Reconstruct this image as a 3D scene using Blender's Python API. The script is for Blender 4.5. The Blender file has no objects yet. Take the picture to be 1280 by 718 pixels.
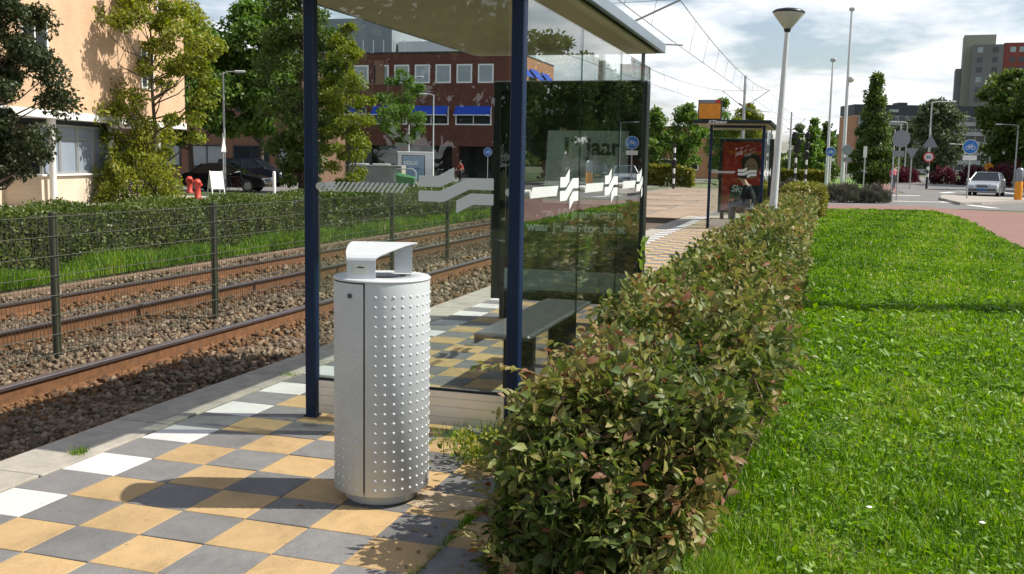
import bpy, math, random
import numpy as np
from mathutils import Vector, Matrix
random.seed(7)
RNG = np.random.default_rng(11)
S = bpy.context.scene
COL = S.collection
PI = math.pi

# ---------------------------------------------------------------- camera
CAM_POS = Vector((3.463, -3.320, 1.521))
PITCH, YAW, ROLL = -0.12348, -0.29472, 0.01829
fwd = Vector((math.sin(YAW)*math.cos(PITCH), math.cos(YAW)*math.cos(PITCH), math.sin(PITCH)))
rt0 = Vector((math.cos(YAW), -math.sin(YAW), 0)); up0 = rt0.cross(fwd)
rt = rt0*math.cos(ROLL)+up0*math.sin(ROLL); up = -rt0*math.sin(ROLL)+up0*math.cos(ROLL)
cd = bpy.data.cameras.new('camera'); cam = bpy.data.objects.new('camera', cd); COL.objects.link(cam)
m3 = Matrix((rt, up, -fwd)).transposed()
cam.matrix_world = Matrix.Translation(CAM_POS) @ m3.to_4x4()
cd.sensor_width = 36.0; cd.lens = 1262.34/1280*36.0; cd.clip_start = 0.05; cd.clip_end = 4000
S.camera = cam

# ---------------------------------------------------------------- world, sun, exposure
SUN_EL = math.radians(48.0)
SUN_H = Vector((0.951, 0.308, 0)).normalized()
SUN_DIR = (SUN_H*math.cos(SUN_EL)+Vector((0, 0, math.sin(SUN_EL)))).normalized()
W = bpy.data.worlds.new('World'); S.world = W; W.use_nodes = True
nt = W.node_tree; nt.nodes.clear()
def N(t, typ, **k):
    n = t.nodes.new(typ)
    for a, b in k.items(): setattr(n, a, b)
    return n
def setin(n, **k):
    for a, b in k.items(): n.inputs[a].default_value = b
wo = N(nt, 'ShaderNodeOutputWorld'); bg = N(nt, 'ShaderNodeBackground')
sky = N(nt, 'ShaderNodeTexSky'); sky.sky_type = 'NISHITA'; sky.sun_disc = False
sky.sun_elevation = SUN_EL; sky.sun_rotation = math.atan2(SUN_H.x, SUN_H.y)
sky.air_density = 1.0; sky.dust_density = 1.5; sky.ozone_density = 1.0
tc = N(nt, 'ShaderNodeTexCoord'); sx = N(nt, 'ShaderNodeSeparateXYZ')
nt.links.new(tc.outputs['Generated'], sx.inputs[0])
zz = N(nt, 'ShaderNodeMath', operation='ADD'); zz.inputs[1].default_value = 0.16
zm = N(nt, 'ShaderNodeMath', operation='MAXIMUM'); zm.inputs[1].default_value = 0.03
nt.links.new(sx.outputs['Z'], zz.inputs[0]); nt.links.new(zz.outputs[0], zm.inputs[0])
dx = N(nt, 'ShaderNodeMath', operation='DIVIDE'); dy = N(nt, 'ShaderNodeMath', operation='DIVIDE')
nt.links.new(sx.outputs['X'], dx.inputs[0]); nt.links.new(zm.outputs[0], dx.inputs[1])
nt.links.new(sx.outputs['Y'], dy.inputs[0]); nt.links.new(zm.outputs[0], dy.inputs[1])
cx = N(nt, 'ShaderNodeCombineXYZ'); nt.links.new(dx.outputs[0], cx.inputs[0]); nt.links.new(dy.outputs[0], cx.inputs[1])
n1 = N(nt, 'ShaderNodeTexNoise'); setin(n1, Scale=1.5, Detail=8.0, Roughness=0.58, Distortion=0.25)
nt.links.new(cx.outputs[0], n1.inputs['Vector'])
r1 = N(nt, 'ShaderNodeValToRGB'); r1.color_ramp.elements[0].position = 0.42; r1.color_ramp.elements[1].position = 0.60
r1.color_ramp.elements[0].color = (0.10, 0.10, 0.10, 1)
# broken cumulus: seen edge-on towards the horizon the clouds close up, overhead they are thinned to weaken the sky fill
el = N(nt, 'ShaderNodeMapRange'); setin(el, **{'From Min': 0.05, 'From Max': 0.75, 'To Min': 0.055, 'To Max': -0.085}); nt.links.new(sx.outputs['Z'], el.inputs['Value'])
ea = N(nt, 'ShaderNodeMath', operation='ADD'); nt.links.new(n1.outputs['Fac'], ea.inputs[0]); nt.links.new(el.outputs[0], ea.inputs[1])
nt.links.new(ea.outputs[0], r1.inputs[0])
n2 = N(nt, 'ShaderNodeTexNoise'); setin(n2, Scale=3.1, Detail=6.0, Roughness=0.6)
nt.links.new(cx.outputs[0], n2.inputs['Vector'])
r2 = N(nt, 'ShaderNodeValToRGB')
r2.color_ramp.elements[0].position = 0.38; r2.color_ramp.elements[1].position = 0.64
r2.color_ramp.elements[0].color = (7.4, 7.8, 8.5, 1); r2.color_ramp.elements[1].color = (9.9, 9.8, 9.6, 1)
nt.links.new(n2.outputs['Fac'], r2.inputs[0])
mx = N(nt, 'ShaderNodeMix', data_type='RGBA')
nt.links.new(r1.outputs[0], mx.inputs['Factor']); nt.links.new(sky.outputs[0], mx.inputs['A']); nt.links.new(r2.outputs[0], mx.inputs['B'])
nt.links.new(mx.outputs['Result'], bg.inputs['Color']); bg.inputs['Strength'].default_value = 0.10
nt.links.new(bg.outputs[0], wo.inputs[0])
sd = bpy.data.lights.new('sun', 'SUN'); sun = bpy.data.objects.new('sun', sd); COL.objects.link(sun)
sd.energy = 5.0; sd.angle = math.radians(0.53); sd.color = (1.0, 0.93, 0.82)
sun.rotation_euler = (-SUN_DIR).to_track_quat('-Z', 'Y').to_euler(); sun.location = (20, 8, 30)
vs = S.view_settings; vs.view_transform = 'Standard'; vs.look = 'None'; vs.gamma = 1.0; vs.exposure = 0.38
vs.use_curve_mapping = False
S.render.engine = 'CYCLES'
S.cycles.max_bounces = 6; S.cycles.diffuse_bounces = 3; S.cycles.glossy_bounces = 4; S.cycles.transmission_bounces = 3; S.cycles.transparent_max_bounces = 16

# ---------------------------------------------------------------- materials
MATS = {}
def mat(name, col, rough=0.6, metal=0.0, var=0.12, scale=6.0, bump=0.0, bscale=60.0, spec=0.5, rnd=0.0, obj=False, speck=0.0, col2=None, stain=0.0):
    """principled with soft colour variation; rnd = variation between objects; speck = fine grain"""
    m = bpy.data.materials.new(name); m.use_nodes = True; t = m.node_tree; L = t.links
    p = t.nodes['Principled BSDF']; setin(p, Roughness=rough, Metallic=metal); p.inputs['Specular IOR Level'].default_value = spec
    if obj:
        g = N(t, 'ShaderNodeTexCoord').outputs['Object']
    else:
        g = N(t, 'ShaderNodeNewGeometry').outputs['Position']
    a = N(t, 'ShaderNodeTexNoise'); setin(a, Scale=scale, Detail=5.0, Roughness=0.6); L.new(g, a.inputs['Vector'])
    mr = N(t, 'ShaderNodeMapRange'); setin(mr, **{'From Min': 0.3, 'From Max': 0.7}); L.new(a.outputs['Fac'], mr.inputs['Value'])
    c = N(t, 'ShaderNodeMix', data_type='RGBA'); L.new(mr.outputs[0], c.inputs['Factor'])
    lo = [max(0, x*(1-var)) for x in col]; hi = [min(1, x*(1+var)) for x in (col2 or col)]
    if col2: lo = list(col); hi = list(col2)
    c.inputs['A'].default_value = (*lo, 1); c.inputs['B'].default_value = (*hi, 1)
    out = c.outputs['Result']
    if rnd or speck:
        h = N(t, 'ShaderNodeHueSaturation'); L.new(out, h.inputs['Color'])
        v = None
        if rnd:
            oi = N(t, 'ShaderNodeObjectInfo'); ma = N(t, 'ShaderNodeMapRange'); setin(ma, **{'To Min': 1-rnd, 'To Max': 1+rnd}); L.new(oi.outputs['Random'], ma.inputs['Value']); v = ma.outputs[0]
        if speck:
            b = N(t, 'ShaderNodeTexNoise'); setin(b, Scale=260.0, Detail=2.0); L.new(g, b.inputs['Vector'])
            mb = N(t, 'ShaderNodeMapRange'); setin(mb, **{'From Min': 0.3, 'From Max': 0.7, 'To Min': 1-speck, 'To Max': 1+speck}); L.new(b.outputs['Fac'], mb.inputs['Value'])
            if v:
                mm = N(t, 'ShaderNodeMath', operation='MULTIPLY'); L.new(v, mm.inputs[0]); L.new(mb.outputs[0], mm.inputs[1]); v = mm.outputs[0]
            else: v = mb.outputs[0]
        L.new(v, h.inputs['Value']); out = h.outputs[0]
    if stain:
        sn = N(t, 'ShaderNodeTexNoise'); setin(sn, Scale=2.3, Detail=7.0, Roughness=0.72); L.new(g, sn.inputs['Vector'])
        sr = N(t, 'ShaderNodeMapRange'); setin(sr, **{'From Min': 0.50, 'From Max': 0.68, 'To Min': 1.0, 'To Max': 1-stain}); L.new(sn.outputs['Fac'], sr.inputs['Value'])
        vo = N(t, 'ShaderNodeTexVoronoi'); setin(vo, Scale=7.0); L.new(g, vo.inputs['Vector'])
        vr = N(t, 'ShaderNodeMapRange'); setin(vr, **{'From Min': 0.045, 'From Max': 0.075, 'To Min': 1-stain*1.1, 'To Max': 1.0}); L.new(vo.outputs['Distance'], vr.inputs['Value'])
        mu = N(t, 'ShaderNodeMath', operation='MULTIPLY'); L.new(sr.outputs[0], mu.inputs[0]); L.new(vr.outputs[0], mu.inputs[1])
        hs = N(t, 'ShaderNodeHueSaturation'); L.new(out, hs.inputs['Color']); L.new(mu.outputs[0], hs.inputs['Value']); out = hs.outputs[0]
    L.new(out, p.inputs['Base Color'])
    if bump:
        b = N(t, 'ShaderNodeTexNoise'); setin(b, Scale=bscale, Detail=4.0); L.new(g, b.inputs['Vector'])
        bb = N(t, 'ShaderNodeBump'); setin(bb, Strength=bump, Distance=0.01); L.new(b.outputs['Fac'], bb.inputs['Height']); L.new(bb.outputs[0], p.inputs['Normal'])
    MATS[name] = m
    return m
def leafmat(name, cols, transl=0.35, rough=0.45, spec=0.35):
    """foliage: colour by the per-leaf attribute rnd"""
    m = bpy.data.materials.new(name); m.use_nodes = True; t = m.node_tree; L = t.links
    p = t.nodes['Principled BSDF']; setin(p, Roughness=rough); p.inputs['Specular IOR Level'].default_value = spec
    at = N(t, 'ShaderNodeAttribute'); at.attribute_name = 'rnd'
    cr = N(t, 'ShaderNodeValToRGB'); e = cr.color_ramp.elements
    while len(e) < len(cols): e.new(0.5)
    for i, c in enumerate(cols):
        e[i].position = c[0]; e[i].color = (*c[1], 1)
    L.new(at.outputs['Fac'], cr.inputs[0]); L.new(cr.outputs[0], p.inputs['Base Color'])
    tr = N(t, 'ShaderNodeBsdfTranslucent'); br = N(t, 'ShaderNodeHueSaturation'); setin(br, Saturation=1.15, Value=1.35); L.new(cr.outputs[0], br.inputs['Color']); L.new(br.outputs[0], tr.inputs['Color'])
    mxs = N(t, 'ShaderNodeMixShader'); mxs.inputs[0].default_value = transl
    L.new(p.outputs[0], mxs.inputs[1]); L.new(tr.outputs[0], mxs.inputs[2]); L.new(mxs.outputs[0], t.nodes['Material Output'].inputs[0])
    MATS[name] = m
    return m
def brickmat(name, c1, c2, mortar, scale=1.0, rough=0.85):
    m = bpy.data.materials.new(name); m.use_nodes = True; t = m.node_tree; L = t.links
    p = t.nodes['Principled BSDF']; setin(p, Roughness=rough)
    tcn = N(t, 'ShaderNodeTexCoord'); s = N(t, 'ShaderNodeSeparateXYZ'); L.new(tcn.outputs['Object'], s.inputs[0])
    ad = N(t, 'ShaderNodeMath', operation='ADD'); L.new(s.outputs[0], ad.inputs[0]); L.new(s.outputs[1], ad.inputs[1])
    cb = N(t, 'ShaderNodeCombineXYZ'); L.new(ad.outputs[0], cb.inputs[0]); L.new(s.outputs[2], cb.inputs[1])
    b = N(t, 'ShaderNodeTexBrick'); setin(b, Scale=scale, **{'Brick Width': 0.22, 'Row Height': 0.065, 'Mortar Size': 0.007, 'Color1': (*c1, 1), 'Color2': (*c2, 1), 'Mortar': (*mortar, 1)})
    L.new(cb.outputs[0], b.inputs['Vector'])
    a = N(t, 'ShaderNodeTexNoise'); setin(a, Scale=0.7, Detail=6.0); L.new(tcn.outputs['Object'], a.inputs['Vector'])
    h = N(t, 'ShaderNodeHueSaturation'); mr = N(t, 'ShaderNodeMapRange'); setin(mr, **{'From Min': 0.3, 'From Max': 0.7, 'To Min': 0.88, 'To Max': 1.1})
    L.new(a.outputs['Fac'], mr.inputs['Value']); L.new(mr.outputs[0], h.inputs['Value']); L.new(b.outputs['Color'], h.inputs['Color']); L.new(h.outputs[0], p.inputs['Base Color'])
    MATS[name] = m
    return m
def glassmat(name, tint=(0.90, 0.95, 0.93), f0=0.04, rough=0.0, gloss=(1, 1, 1)):
    """clear sheet glass: straight-through light plus a Fresnel reflection"""
    m = bpy.data.materials.new(name); m.use_nodes = True; t = m.node_tree; L = t.links
    t.nodes.remove(t.nodes['Principled BSDF'])
    tr = N(t, 'ShaderNodeBsdfTransparent'); tr.inputs[0].default_value = (*tint, 1)
    gl = N(t, 'ShaderNodeBsdfGlossy'); gl.inputs['Roughness'].default_value = rough; gl.inputs['Color'].default_value = (*gloss, 1)
    ge = N(t, 'ShaderNodeNewGeometry'); d = N(t, 'ShaderNodeVectorMath', operation='DOT_PRODUCT'); L.new(ge.outputs['Normal'], d.inputs[0]); L.new(ge.outputs['Incoming'], d.inputs[1])
    ab = N(t, 'ShaderNodeMath', operation='ABSOLUTE'); L.new(d.outputs['Value'], ab.inputs[0])
    su = N(t, 'ShaderNodeMath', operation='SUBTRACT'); su.inputs[0].default_value = 1.0; L.new(ab.outputs[0], su.inputs[1])
    pw = N(t, 'ShaderNodeMath', operation='POWER'); pw.inputs[1].default_value = 5.0; L.new(su.outputs[0], pw.inputs[0])
    ml = N(t, 'ShaderNodeMath', operation='MULTIPLY_ADD'); ml.inputs[1].default_value = 1-f0; ml.inputs[2].default_value = f0; L.new(pw.outputs[0], ml.inputs[0])
    mxs = N(t, 'ShaderNodeMixShader'); L.new(ml.outputs[0], mxs.inputs[0]); L.new(tr.outputs[0], mxs.inputs[1]); L.new(gl.outputs[0], mxs.inputs[2])
    L.new(mxs.outputs[0], t.nodes['Material Output'].inputs[0])
    MATS[name] = m
    return m
def lampglow(name, col, strength):
    m = bpy.data.materials.new(name); m.use_nodes = True; p = m.node_tree.nodes['Principled BSDF']
    p.inputs['Base Color'].default_value = (*col, 1); p.inputs['Emission Color'].default_value = (*col, 1); p.inputs['Emission Strength'].default_value = strength
    MATS[name] = m
    return m

# ---------------------------------------------------------------- mesh helpers
class MB:
    """collects shapes for ONE mesh"""
    def __init__(s): s.v = []; s.f = []; s.sm = []
    def add(s, vs, fs, smooth=False, M=None):
        o = len(s.v)
        s.v += [tuple(M @ Vector(v)) if M else tuple(v) for v in vs]
        s.f += [tuple(i+o for i in f) for f in fs]; s.sm += [smooth]*len(fs)
        return s
    def box(s, c, d, rz=0.0, M=None, bev=0.0):
        x, y, z = d[0]/2, d[1]/2, d[2]/2
        if bev:
            b = min(bev, x*.9, y*.9, z*.9)
            vs = []
            for sz in (-1, 1):
                for (px, py) in ((-x+b, -y), (x-b, -y), (x, -y+b), (x, y-b), (x-b, y), (-x+b, y), (-x, y-b), (-x, -y+b)):
                    vs.append((px, py, sz*(z-b)))
            for sz in (-1, 1):
                for (px, py) in ((-x+b, -y+b), (x-b, -y+b), (x-b, y-b), (-x+b, y-b)): vs.append((px, py, sz*z))
            fs = []
            for i in range(8): j = (i+1) % 8; fs.append((i, j, 8+j, 8+i))
            B, T = 16, 20
            fs += [(B, B+3, B+2, B+1), (T, T+1, T+2, T+3)]
            for k, (i, j) in enumerate(((0, 1), (2, 3), (4, 5), (6, 7))):
                k2 = (k+1) % 4
                fs.append((8+i, 8+j, T+k2, T+k)); fs.append((j, i, B+k, B+k2))
            for k, (i, j) in enumerate(((7, 0), (1, 2), (3, 4), (5, 6))):
                fs.append((8+i, 8+j, T+k)); fs.append((j, i, B+k))
        else:
            vs = [(a*x, b*y, cc*z) for cc in (-1, 1) for b in (-1, 1) for a in (-1, 1)]
            fs = [(0, 2, 3, 1), (4, 5, 7, 6), (0, 1, 5, 4), (2, 6, 7, 3), (0, 4, 6, 2), (1, 3, 7, 5)]
        R = Matrix.Translation(c) @ Matrix.Rotation(rz, 4, 'Z')
        return s.add(vs, fs, False, (M @ R) if M else R)
    def tube(s, pts, r, n=8, smooth=True, cap=True):
        pts = [Vector(p) for p in pts]; rs = r if isinstance(r, (list, tuple)) else [r]*len(pts)
        vs = []; fs = []; pn = None
        for i, p in enumerate(pts):
            d = (pts[min(i+1, len(pts)-1)]-pts[max(i-1, 0)])
            d = d.normalized() if d.length > 1e-9 else Vector((0, 0, 1))
            if pn is None:
                a = Vector((0, 0, 1)) if abs(d.z) < 0.9 else Vector((1, 0, 0)); pn = d.cross(a).normalized()
            pn = (pn-d*pn.dot(d)).normalized(); b = d.cross(pn)
            for k in range(n):
                t = 2*PI*k/n; vs.append(p+(pn*math.cos(t)+b*math.sin(t))*rs[i])
        for i in range(len(pts)-1):
            for k in range(n):
                k2 = (k+1) % n; fs.append((i*n+k, i*n+k2, (i+1)*n+k2, (i+1)*n+k))
        s.add(vs, fs, smooth)
        if cap:
            m = (len(pts)-1)*n
            s.add([vs[k] for k in range(n)], [tuple(range(n-1, -1, -1))]); s.add([vs[m+k] for k in range(n)], [tuple(range(n))])
        return s
    def lathe(s, prof, n=32, c=(0, 0, 0), smooth=True, a0=0.0, a1=2*PI):
        full = abs(a1-a0-2*PI) < 1e-6; k = n if full else n+1
        vs = [(c[0]+r*math.cos(a0+(a1-a0)*i/n), c[1]+r*math.sin(a0+(a1-a0)*i/n), c[2]+z) for (r, z) in prof for i in range(k)]
        fs = []
        for j in range(len(prof)-1):
            for i in range(n):
                i2 = (i+1) % k; fs.append((j*k+i, j*k+i2, (j+1)*k+i2, (j+1)*k+i))
        return s.add(vs, fs, smooth)
    def prism(s, poly, M, depth):
        """poly in the local xy plane, extruded along local z by depth"""
        n = len(poly)
        vs = [(x, y, 0) for x, y in poly]+[(x, y, depth) for x, y in poly]
        fs = [tuple(range(n-1, -1, -1)), tuple(range(n, 2*n))]+[(i, (i+1) % n, n+(i+1) % n, n+i) for i in range(n)]
        return s.add(vs, fs, False, M)
    def disc(s, c, r, th, axis='y', n=28):
        R = {'y': Matrix.Rotation(PI/2, 4, 'X'), 'x': Matrix.Rotation(PI/2, 4, 'Y'), 'z': Matrix.Identity(4)}[axis]
        return s.prism([(r*math.cos(2*PI*i/n), r*math.sin(2*PI*i/n)) for i in range(n)], Matrix.Translation(c) @ R @ Matrix.Translation((0, 0, -th/2)), th)
    def ball(s, c, r, n=12, m=8, sc=(1, 1, 1)):
        prof = [(max(1e-4, math.sin(PI*j/m))*r, -math.cos(PI*j/m)*r) for j in range(m+1)]
        vs = [(c[0]+p*math.cos(2*PI*i/n)*sc[0], c[1]+p*math.sin(2*PI*i/n)*sc[1], c[2]+z*sc[2]) for p, z in prof for i in range(n)]
        fs = [(j*n+i, j*n+(i+1) % n, (j+1)*n+(i+1) % n, (j+1)*n+i) for j in range(m) for i in range(n)]
        return s.add(vs, fs, True)
    def mesh(s, name, m=None):
        me = bpy.data.meshes.new(name); me.from_pydata(s.v, [], s.f); me.validate()
        if len(me.polygons) == len(s.sm): me.polygons.foreach_set('use_smooth', s.sm)
        if m is not None: me.materials.append(MATS[m] if isinstance(m, str) else m)
        me.update(); return me
def link(name, me, parent=None, loc=None, rz=None):
    o = bpy.data.objects.new(name, me); COL.objects.link(o)
    if parent is not None: o.parent = parent
    if loc is not None: o.location = loc
    if rz is not None: o.rotation_euler = (0, 0, rz)
    return o
def part(name, mb, m, parent, label=None, kind=None, loc=None, rz=None):
    o = link(name, mb.mesh(name, m), parent, loc, rz)
    if label: o['label'] = label
    if kind: o['kind'] = kind
    return o
def thing(name, label, cat, loc=(0, 0, 0), rz=0.0, group=None):
    o = bpy.data.objects.new(name, None); COL.objects.link(o); o.empty_display_size = 0.2
    o.location = loc; o.rotation_euler = (0, 0, rz); o['label'] = label; o['category'] = cat
    if group: o['group'] = group
    return o
def tag(o, label, cat, group=None):
    o['label'] = label; o['category'] = cat
    if group: o['group'] = group
    return o
def struct(name, mb, m):
    o = link(name, mb.mesh(name, m)); o['kind'] = 'structure'; return o
def slab(name, poly, z, m, th=0.25):
    n = len(poly)
    o = struct(name, MB().prism(poly, Matrix.Translation((0, 0, z-th)), th), m); return o
def copy_tree(o, parent=None):
    c = o.copy(); COL.objects.link(c); c.parent = parent
    for ch in list(o.children): copy_tree(ch, c)
    return c
def text_mesh(txt, size, depth, m, font_shear=0.0, align='LEFT', bold=0.0):
    cu = bpy.data.curves.new('lettering', 'FONT'); cu.body = txt; cu.size = size; cu.extrude = depth; cu.shear = font_shear; cu.align_x = align; cu.offset = bold
    o = bpy.data.objects.new('tmp_text', cu); COL.objects.link(o)
    dg = bpy.context.evaluated_depsgraph_get(); me = bpy.data.meshes.new_from_object(o.evaluated_get(dg))
    bpy.data.objects.remove(o); bpy.data.curves.remove(cu); me.materials.clear(); me.materials.append(MATS[m]); return me
UPRIGHT = Matrix.Rotation(PI/2, 4, 'X')           # local xy plane -> world xz plane, facing -y
def lettering(txt, size, loc, m, parent, rz=0.0, **k):
    o = link('lettering', text_mesh(txt, size, 0.001, m, **k), parent); o.location = loc; o.rotation_euler = (PI/2, 0, rz); return o
def raw_mesh(name, V, F, m, rnd=None, smooth=False):
    """numpy verts (n,3) and faces (k,3 or 4)"""
    me = bpy.data.meshes.new(name); V = np.ascontiguousarray(V, dtype=np.float32); F = np.ascontiguousarray(F, dtype=np.int32)
    k = F.shape[1]
    me.vertices.add(len(V)); me.vertices.foreach_set('co', V.ravel())
    me.loops.add(F.size); me.loops.foreach_set('vertex_index', F.ravel())
    me.polygons.add(len(F)); me.polygons.foreach_set('loop_start', np.arange(0, F.size, k, dtype=np.int32))
    if smooth: me.polygons.foreach_set('use_smooth', np.ones(len(F), dtype=bool))
    if rnd is not None:
        a = me.attributes.new('rnd', 'FLOAT', 'POINT'); a.data.foreach_set('value', np.ascontiguousarray(rnd, dtype=np.float32))
    me.materials.append(MATS[m]); me.update(calc_edges=True); return me
def unit(a): return a/np.maximum(1e-9, np.linalg.norm(a, axis=1, keepdims=True))
def leaves(name, P, D, Nn, Ln, Wn, R, m, hi=False, droop=0.25):
    """P base, D axis, Nn face normal (each n,3), Ln length, Wn width, R per-leaf random"""
    n = len(P); D = unit(D); U = unit(np.cross(D, Nn)); Nn = np.cross(U, D)
    Ln = Ln[:, None]; Wn = Wn[:, None]
    if not hi:
        A = P; B = P+D*Ln*0.45+U*Wn*0.5+Nn*Wn*0.12; T = P+D*Ln-Nn*Ln*droop*0.5; C = P+D*Ln*0.45-U*Wn*0.5+Nn*Wn*0.12
        V = np.stack([A, B, T, C], 1).reshape(-1, 3); o = (np.arange(n)*4)[:, None]
        F = np.concatenate([o+np.array([[0, 1, 2]]), o+np.array([[0, 2, 3]])], 0); return raw_mesh(name, V, F, m, np.repeat(R, 4))
    f = 0.16
    rows = [P]
    for t, w in ((0.28, 0.40), (0.62, 0.42)):
        mid = P+D*Ln*t-Nn*Ln*droop*t*t
        rows += [mid+U*Wn*w+Nn*Wn*f, mid, mid-U*Wn*w+Nn*Wn*f]
    rows.append(P+D*Ln-Nn*Ln*droop)
    V = np.stack(rows, 1).reshape(-1, 3); o = (np.arange(n)*8)[:, None]
    tri = np.array([[0, 1, 2], [0, 2, 3], [1, 4, 5], [1, 5, 2], [2, 5, 6], [2, 6, 3], [4, 7, 5], [5, 7, 6]])
    F = (o[:, :, None]+tri[None]).reshape(-1, 3)
    return raw_mesh(name, V, F, m, np.repeat(R, 8))
def rsph(n): return unit(RNG.normal(size=(n, 3)))
# ---------------------------------------------------------------- palette
mat('tile_yellow', (0.425, 0.292, 0.140), 0.8, var=0.10, scale=9, bump=0.35, bscale=220, rnd=0.12, speck=0.15, stain=0.32)
mat('tile_grey', (0.168, 0.166, 0.165), 0.8, var=0.14, scale=9, bump=0.35, bscale=220, rnd=0.16, speck=0.20, stain=0.28)
mat('tile_white', (0.56, 0.555, 0.54), 0.75, var=0.06, scale=10, bump=0.25, bscale=220, rnd=0.06, speck=0.07, stain=0.16)
mat('joint_sand', (0.085, 0.075, 0.06), 0.95, var=0.4, scale=5, bump=0.4)
mat('kerb_concrete', (0.34, 0.315, 0.27), 0.85, var=0.16, scale=7, bump=0.4, bscale=160, rnd=0.07, speck=0.12, stain=0.28)
mat('asphalt', (0.16, 0.155, 0.15), 0.9, var=0.14, scale=0.8, bump=0.2)
mat('red_paving', (0.22, 0.12, 0.10), 0.9, var=0.12, scale=1.5, bump=0.2)
mat('pale_paving', (0.33, 0.30, 0.265), 0.9, var=0.12, scale=1.0, bump=0.2)
mat('road_white', (0.72, 0.72, 0.70), 0.8, var=0.12, scale=3)
mat('ground_soil', (0.10, 0.12, 0.05), 0.95, var=0.3, scale=0.4)
mat('lawn_soil', (0.045, 0.085, 0.014), 0.95, var=0.3, scale=3)
mat('ballast_bed', (0.10, 0.068, 0.042), 0.95, var=0.4, scale=22, bump=0.9, bscale=30)
mat('timber', (0.15, 0.10, 0.065), 0.9, var=0.3, scale=4, bump=0.5, rnd=0.15)
mat('crossing_plank', (0.27, 0.20, 0.14), 0.9, var=0.2, scale=2, bump=0.3, rnd=0.16)
mat('rail_rust', (0.150, 0.068, 0.027), 0.85, var=0.3, scale=14, bump=0.3, speck=0.12)
mat('rail_steel', (0.20, 0.175, 0.18), 0.35, 0.8, var=0.2, scale=5)
mat('rust_dark', (0.10, 0.055, 0.03), 0.9, var=0.3, scale=20)
mat('fence_green', (0.045, 0.05, 0.032), 0.5, var=0.15)
mat('wire_grey', (0.065, 0.07, 0.048), 0.5, 0.2, var=0.15)
mat('navy_steel', (0.005, 0.018, 0.052), 0.45, 0.0, var=0.12, scale=3, spec=0.3)
mat('dark_green_steel', (0.006, 0.014, 0.012), 0.35, var=0.1)
mat('black_gap', (0.010, 0.010, 0.010), 0.7, var=0)
mat('aluminium', (0.86, 0.84, 0.80), 0.38, 0.8, var=0.08, scale=4, bump=0.05)
mat('roof_metal', (0.22, 0.27, 0.33), 0.35, 0.3, var=0.10, scale=2)
mat('roof_under', (0.50, 0.45, 0.29), 0.55, var=0.10, scale=1.2)
mat('film_white', (0.62, 0.65, 0.64), 0.6, var=0.03)
mat('fitting', (0.62, 0.61, 0.58), 0.4, 0.3, var=0.04)
mat('bin_grey', (0.52, 0.56, 0.585), 0.55, 0.0, var=0.07, scale=5, bump=0.04, bscale=90, stain=0.10)
mat('bin_top', (0.52, 0.55, 0.57), 0.45, 0.0, var=0.06, scale=9)
mat('bench_steel', (0.16, 0.165, 0.17), 0.35, 0.3, var=0.12, scale=40, bump=0.1)
mat('poster_navy', (0.012, 0.022, 0.05), 0.35, var=0.9, scale=2.2)
mat('poster_dark', (0.004, 0.010, 0.012), 0.30, var=0.3, scale=2)
mat('poster_pale', (0.74, 0.78, 0.75), 0.4, var=0.12, scale=2)
mat('poster_teal', (0.40, 0.50, 0.50), 0.4, var=0.12, scale=3)
mat('ink_dark', (0.02, 0.03, 0.035), 0.5, var=0.0)
mat('ink_pale', (0.93, 0.94, 0.93), 0.5, var=0.0)
mat('poster_red', (0.46, 0.016, 0.014), 0.4, var=0.15, scale=3)
mat('ink_orange', (0.62, 0.22, 0.02), 0.5, var=0.0)
mat('ink_yellow', (0.75, 0.55, 0.02), 0.5, var=0.0)
mat('ink_white', (0.72, 0.72, 0.72), 0.5, var=0.0)
mat('board_orange', (0.72, 0.27, 0.02), 0.4, var=0.15, scale=8)
mat('board_red', (0.55, 0.05, 0.03), 0.4, var=0.05)
mat('white_paint', (0.76, 0.76, 0.74), 0.5, var=0.05)
mat('galvanised', (0.42, 0.44, 0.45), 0.45, 0.5, var=0.08)
mat('lamp_white', (0.60, 0.62, 0.63), 0.45, 0.1, var=0.05)
mat('lamp_shade', (0.50, 0.50, 0.44), 0.3, var=0.05)
mat('sign_blue', (0.018, 0.15, 0.50), 0.4, var=0.03)
mat('sign_back', (0.24, 0.26, 0.285), 0.45, 0.4, var=0.06)
mat('sign_red', (0.55, 0.03, 0.03), 0.4, var=0.03)
mat('post_red', (0.52, 0.06, 0.04), 0.5, var=0.15, scale=5)
mat('bollard_orange', (0.75, 0.28, 0.01), 0.5, var=0.08)
mat('black_paint', (0.012, 0.012, 0.013), 0.4, var=0.0)
mat('tyre', (0.014, 0.014, 0.014), 0.8, var=0.0)
mat('alloy', (0.45, 0.46, 0.47), 0.35, 0.7, var=0.0)
mat('car_black', (0.008, 0.009, 0.011), 0.18, var=0.0)
mat('car_navy', (0.010, 0.014, 0.028), 0.2, var=0.0)
mat('car_silver', (0.50, 0.52, 0.54), 0.25, 0.6, var=0.0)
mat('car_glass', (0.012, 0.016, 0.018), 0.06, var=0.0)
mat('headlamp', (0.70, 0.72, 0.74), 0.12, 0.2, var=0.0)
mat('plate_yellow', (0.80, 0.50, 0.02), 0.5, var=0.0)
mat('plate_blue', (0.03, 0.16, 0.45), 0.5, var=0.0)
mat('chrome_dark', (0.10, 0.11, 0.12), 0.3, 0.6, var=0.0)
brickmat('brick_cream', (0.55, 0.36, 0.22), (0.60, 0.40, 0.255), (0.50, 0.36, 0.25))
brickmat('brick_pale', (0.62, 0.52, 0.40), (0.66, 0.56, 0.44), (0.50, 0.43, 0.35))
brickmat('brick_red', (0.115, 0.034, 0.023), (0.14, 0.044, 0.030), (0.10, 0.045, 0.034), 0.8)
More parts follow.
